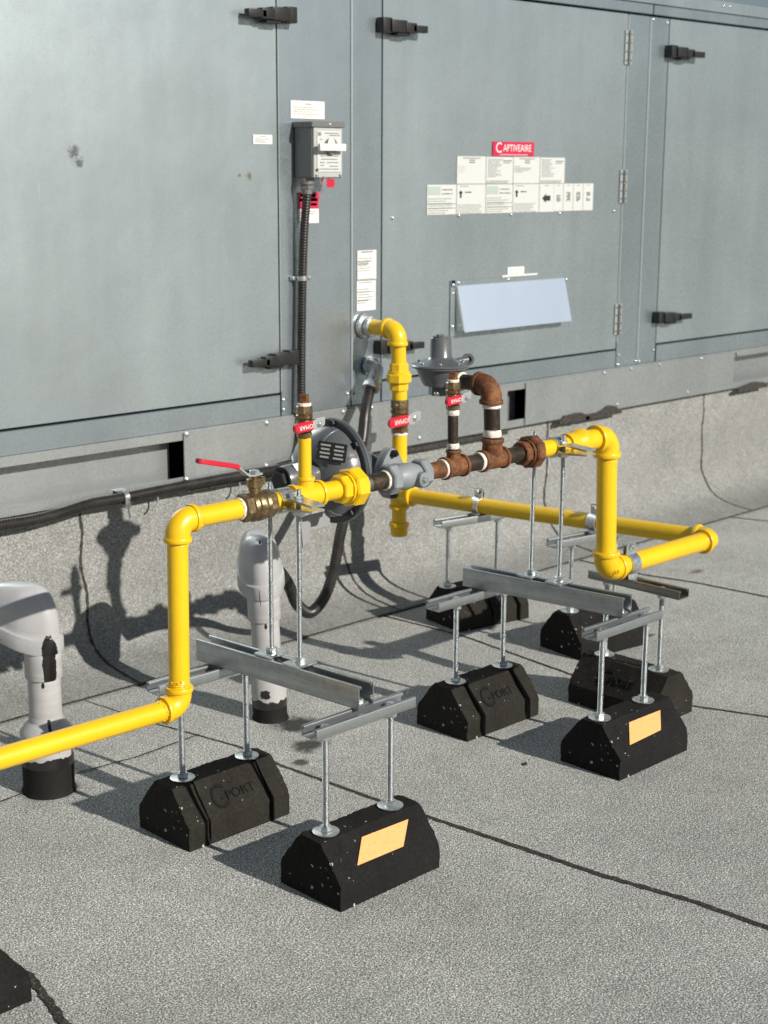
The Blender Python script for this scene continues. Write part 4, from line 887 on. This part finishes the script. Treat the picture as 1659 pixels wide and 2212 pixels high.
# small inline valves with T-handles facing the camera
def small_valve(c, s, label, plug=True, r=0.0118, hub=(0.013, -0.028), gl=0.052, name='ball_valve', tilt=0.07, tail=None):
    """c: centre; vertical axis"""
    c = V(c); v = thing(name, label, 'valve', c - V((0, 0, 0.03*s)), group='brass ball valves')
    b = MB(); z0 = -0.026*s
    b.nut(c + V((0, 0, -0.022*s)), Z, 0.0165*s, 0.012*s, seg=6); b.lathe(c + V((0, 0, -0.018*s)), Z, [(0, 0.0125*s), (0.006*s, 0.0165*s), (0.018*s, 0.0175*s), (0.026*s, 0.0145*s), (0.030*s, 0.0172*s), (0.036*s, 0.0172*s), (0.038*s, 0.0150*s)], 30); b.nut(c + V((0, 0, 0.028*s)), Z, 0.0170*s, 0.018*s, seg=8)
    b.cyl(c, c + V((0.016*s, -0.016*s, 0.002)), 0.008*s, 16)
    part('valve_body', b, M_brass, v, smooth=0.45)
    if plug:
        b = MB(); b.lathe(c + V((0, 0, 0.037*s)), Z, [(0, 0.0142*s), (0.005*s, 0.0142*s), (0.006*s, 0.0125*s)], 24); b.jitter(0.0006, 120); part('thread_sealant', b, M_dope, v)
        b = MB(); b.lathe(c + V((0, 0, 0.042*s)), Z, [(0, 0.0115*s), (0.004*s, 0.0115*s)], 20); b.box(c + V((0, 0, 0.052*s)), (0.0165*s, 0.0165*s, 0.015*s), Matrix.Rotation(0.5, 3, 'Z'), 0.0012); part('plug', b, M_rust, v)
    d1 = V((-1, 0.02, -tilt)).normalized(); h = c + V((hub[0]*s, hub[1]*s, 0.002)); up = V((0, 0, 1)); up = (up - d1*up.dot(d1)).normalized()
    b = MB(); q = [(0.016, 0.011), (0.010, 0.013), (-0.006, 0.012), (-0.010, 0.010), (-0.018, 0.009), (-0.018, -0.009), (-0.004, -0.011), (0.004, -0.007), (0.014, -0.004)]
    b.prism([(-x*s, y*s) for x, y in q], h, d1, up, -0.0028); hd = part('handle_plate', b, M_steel, v)
    b = MB(); f = d1.cross(up); f = f if f.y < 0 else -f; b.nut(h + f*0.004, f, 0.0062*s, 0.005); b.cyl(h - f*0.012, h + f*0.009, 0.0032*s, 12); part('handle_nut', b, M_zinc, hd)
    b = MB(); n = 8; poly = [(0.015, -0.0095), (0.012 + gl - 0.0095, -0.0095)] + [(0.012 + gl - 0.0095 + 0.0095*math.sin(k*PI/n), -0.0095*math.cos(k*PI/n)) for k in range(1, n)] + [(0.012 + gl - 0.0095, 0.0095), (0.015, 0.0095)]
    o = h + f*(-0.001); b.prism([(x*s, y*s) for x, y in poly], o - f*0.004, d1, up, 0.008 if (d1.cross(up)).dot(f) > 0 else -0.008, bev=0.0012); gp = part('red_grip', b, M_red, hd)
    lettering(gp, 'JOMAR', 0.0125*s, frame(o + d1*(0.012+gl*0.42)*s + f*0.0045, d1, -up), M_white, 0.0005)
    return v
small_valve(at(1.8195, 0.808), 0.92, 'small valve with red grip and rusty plug above the yellow tee', True)
small_valve(at(2.2215, 0.815), 0.88, 'small valve with red grip and square plug before the upright regulator', True)
vv = small_valve((3.088, 3.060, 0.553), 1.54, 'brass valve with red grip in the tall yellow riser at the unit', False, hub=(0.018, -0.022), gl=0.056, tilt=0.05)
for z in (0.509, 0.598): dope(vv, (3.088, 3.060, z), Z, 0.0222, 0.008)

# ------------------------------------------------------------------ regulator 1 (large, horizontal axis)
Rg = thing('gas_regulator', 'large grey gas regulator with round diaphragm case standing on edge', 'regulator', (2.085, 2.07, 0.57), group='grey gas regulators')
b = MB(); b.nut(at(2.042), X, 0.0310, 0.024, seg=8, rot=0.39); b.nut(at(2.130), X, 0.0300, 0.024, seg=8, rot=0.39)
b.lathe(at(2.050), X, [(0, 0.020), (0.008, 0.0225), (0.020, 0.0255), (0.034, 0.0275), (0.050, 0.0255), (0.062, 0.0225), (0.070, 0.020)], 36)
b.cyl(at(2.088), at(2.088, ZP-0.002, YP+0.036), 0.0235, 28); b.cyl(at(2.104, ZP-0.004), at(2.104, ZP-0.004, YP-0.037), 0.0145, 24, 0.001)
part('valve_body', b, M_regbody, Rg, smooth=0.5)
b = MB(); b.cyl(at(2.104, ZP-0.004, YP-0.037), at(2.104, ZP-0.004, YP-0.0385), 0.0100, 20); b.nut(at(2.104, ZP-0.004, YP-0.0405), Y, 0.0065, 0.004); part('body_plug', b, M_zinc, Rg)
def oval(h, w, n=28): return [(w*math.cos(2*PI*k/n) * (1 - 0.30*abs(math.sin(2*PI*k/n))**1.5), h*math.sin(2*PI*k/n)) for k in range(n)]
b = MB(); b.prism(oval(0.052, 0.034), at(2.084, ZP, YP+0.034), X, Z, -0.009); b.prism(oval(0.052, 0.034), at(2.084, ZP, YP+0.045), X, Z, -0.009); part('mounting_flange', b, M_regbody, Rg)
b = MB()
for s in (-1, 1): b.nut(at(2.084, ZP+s*0.042, YP+0.029), Y, 0.0078, 0.010); b.cyl(at(2.084, ZP+s*0.042, YP+0.02), at(2.084, ZP+s*0.042, YP+0.058), 0.004, 10)
part('flange_bolt', b, M_bolt, Rg)
cx0, cy0, cz0 = 2.004, 2.172, 0.677
b = MB(); b.lathe((2.084, 2.100, ZP), (-0.35, 1, 0.02), [(0, 0.024), (0.02, 0.028), (0.045, 0.038)], 28)
b.lathe((cx0, cy0, cz0), X, [(0, 0.106), (0.006, 0.106), (0.007, 0.090), (0.016, 0.082), (0.030, 0.066), (0.042, 0.044), (0.048, 0.02), (0.049, 0)], 56); part('lower_case', b, M_regul, Rg, smooth=0.6)
b = MB(); prf = [(0.0, 0.0935), (0.008, 0.0935), (0.012, 0.0925)]
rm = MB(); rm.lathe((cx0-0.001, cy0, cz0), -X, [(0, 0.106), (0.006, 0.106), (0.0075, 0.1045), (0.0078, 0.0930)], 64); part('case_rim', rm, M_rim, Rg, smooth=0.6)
for k in range(1, 9):
    a = k/9*PI/2*0.88; prf.append((0.012 + 0.056*math.sin(a), 0.0925*math.cos(a)))
prf += [(0.070, 0.012), (0.070, 0)]
b.lathe((cx0-0.001, cy0, cz0), -X, prf, 56); up = part('upper_case', b, M_regul, Rg, smooth=0.55)
for k in range(8):                                                   # low ribs over the dome
    b = MB()
    a = 2*PI*(k+0.4)/8; pts = []
    for j in range(7):
        aa = j/7*PI/2*0.7; rr = 0.0925*math.cos(aa)-0.0008; pts.append(V((cx0-0.001-0.012-0.056*math.sin(aa), cy0 + rr*math.cos(a), cz0 + rr*math.sin(a))))
    b.sweep(pts, 0.0026, 8); part('rib', b, M_regul, Rg, smooth=1.0)
for k in range(8):
    a = 2*PI*(k+0.12)/8; p = V((cx0-0.010, cy0 + 0.0985*math.cos(a), cz0 + 0.0985*math.sin(a))); b = MB(); b.nut(p, X, 0.0078, 0.009); b.cyl(p + X*0.001, p + X*0.026, 0.004, 10); part('case_bolt', b, M_bolt, Rg)
b = MB(); b.lathe((cx0-0.050, cy0-0.004, cz0), -X, [(0, 0.040), (0.006, 0.034), (0.012, 0.0305), (0.080, 0.0290), (0.088, 0.0265)], 40); part('spring_tower', b, M_regul, Rg, smooth=0.5)
b = MB(); b.lathe((cx0-0.1382, cy0-0.004, cz0), -X, [(0, 0.0262), (0.003, 0.0262)], 36); b.nut((cx0-0.145, cy0-0.004, cz0), X, 0.0200, 0.012, rot=0.1); part('spring_cap', b, M_bolt, Rg, smooth=0.4)
b = MB(); b.prism([(-0.016, -0.008), (0.020, -0.008), (0.020, 0.010), (-0.016, 0.010)], (cx0-0.105, cy0-0.022, cz0+0.0245), X, V((0, 0.75, 0.66)), 0.0006); part('round_label', b, M_white, Rg)
# nameplate
npm = frame((1.945, 2.112, 0.731), V((0.60, -0.72, -0.12)), V((0.14, 0.02, 1.0)))
b = MB(); b.box((0, 0, 0), (0.058, 0.036, 0.003), bev=0.001); b.b.transform(npm); npl = part('nameplate', b, M_bolt, Rg)
b = MB()
for r_ in range(4):
    for c_ in range(2): b.box((-0.013 + 0.027*c_, 0.0115 - 0.0078*r_, 0.0018), (0.020 - 0.003*((r_+c_) % 2), 0.0036, 0.0006))
b.b.transform(npm); part('printing', b, M_flat, npl)
b = MB(); b.box((1.935, 2.150, 0.588), (0.075, 0.004, 0.030), Matrix.Rotation(-0.05, 3, 'Y')); b.prism([(0, 0), (0.030, 0.002), (0.022, -0.048), (0.006, -0.060)], (1.885, 2.140, 0.605), X, Z, 0.003); part('bracket', b, M_flat, Rg)

# ------------------------------------------------------------------ regulator 2 (small, upright)
R2 = thing('gas_regulator', 'small grey regulator with an upright spring tower above its round diaphragm', 'regulator', (2.334, 2.19, 0.80), group='grey gas regulators')
p = V((2.335, 2.192, 0.856))
b = MB(); b.lathe(p, Z, [(0, 0.0620), (0.002, 0.0640), (0.0045, 0.0620), (0.007, 0.054), (0.010, 0.044), (0.013, 0.036), (0.015, 0.030), (0.018, 0.0265), (0.022, 0.0240), (0.060, 0.0222), (0.0615, 0.021)], 48)
b.cyl(p + V((0.030, -0.012, 0.006)), p + V((0.062, -0.020, 0.010)), 0.0085, 16)
part('upper_case', b, M_regul, R2, smooth=0.55)
b = MB(); b.cyl(p + V((0, 0, 0.0612)), p + V((0, 0, 0.0640)), 0.0175, 28); b.box(p + V((-0.002, 0, 0.066)), (0.017, 0.007, 0.004), bev=0.0006); part('tower_cap', b, M_regul, R2)
b = MB(); b.lathe(p, -Z, [(0.0005, 0.0610), (0.003, 0.0610), (0.004, 0.0530), (0.010, 0.0510), (0.037, 0.0385), (0.041, 0.036), (0.043, 0.028)], 48)
b.cyl(p + V((0, 0, -0.030)), p + V((0, 0, -0.062)), 0.0250, 8, 0.002); b.cyl(p + V((0.0, 0, -0.0300)), p + V((0, -0.056, -0.0270)), 0.0195, 20, 0.001)
part('lower_case', b, M_regul, R2, smooth=0.5)
b = MB()
for k in range(7):
    a = 2*PI*k/7 + 0.3; q = p + V((0.049*math.cos(a), 0.049*math.sin(a), 0.0085)); b.lathe(q, Z, [(0, 0.0042), (0.002, 0.0040), (0.0034, 0.002), (0.0035, 0)], 12)
part('case_screw', b, M_zinc, R2)
va = V((-0.62, -0.78, 0.05)).normalized(); vc = p + V((0.064, -0.020, 0.0105)); b = MB()
n = 26; q = va.to_track_quat('Z', 'Y').to_matrix(); prof_ = [(-0.010, 0.0125), (0.006, 0.0135), (0.0075, 0.0125), (0.0075, 0.0075), (-0.004, 0.0065), (-0.004, 0.0)]
b.lathe(vc, va, prof_, 28); part('vent_spout', b, M_regul, R2, smooth=0.5)
b = MB(); b.sphere(p + V((-0.023, -0.012, -0.056)), 0.006); part('side_plug', b, M_zinc, R2)

# ------------------------------------------------------------------ small debris on the roof
def crumb(x, y, sx, sy, h, m, label, rz):
    b = MB(); b.sphere((0, 0, h*0.4), 1.0, (sx, sy, h), Matrix.Rotation(rz, 3, 'Z'), 10, 7); b.jitter(0.002, 120)
    for v in b.b.verts: v.co += V((x, y, 0))
    o = part('tar_crumb', b, m, None); tag(o, label, 'tar crumb'); return o
crumb(2.385, 1.972, 0.010, 0.006, 0.0015, M_bit, 'small black tar crumb in the shadow left of the upright sticker block', 0.5)
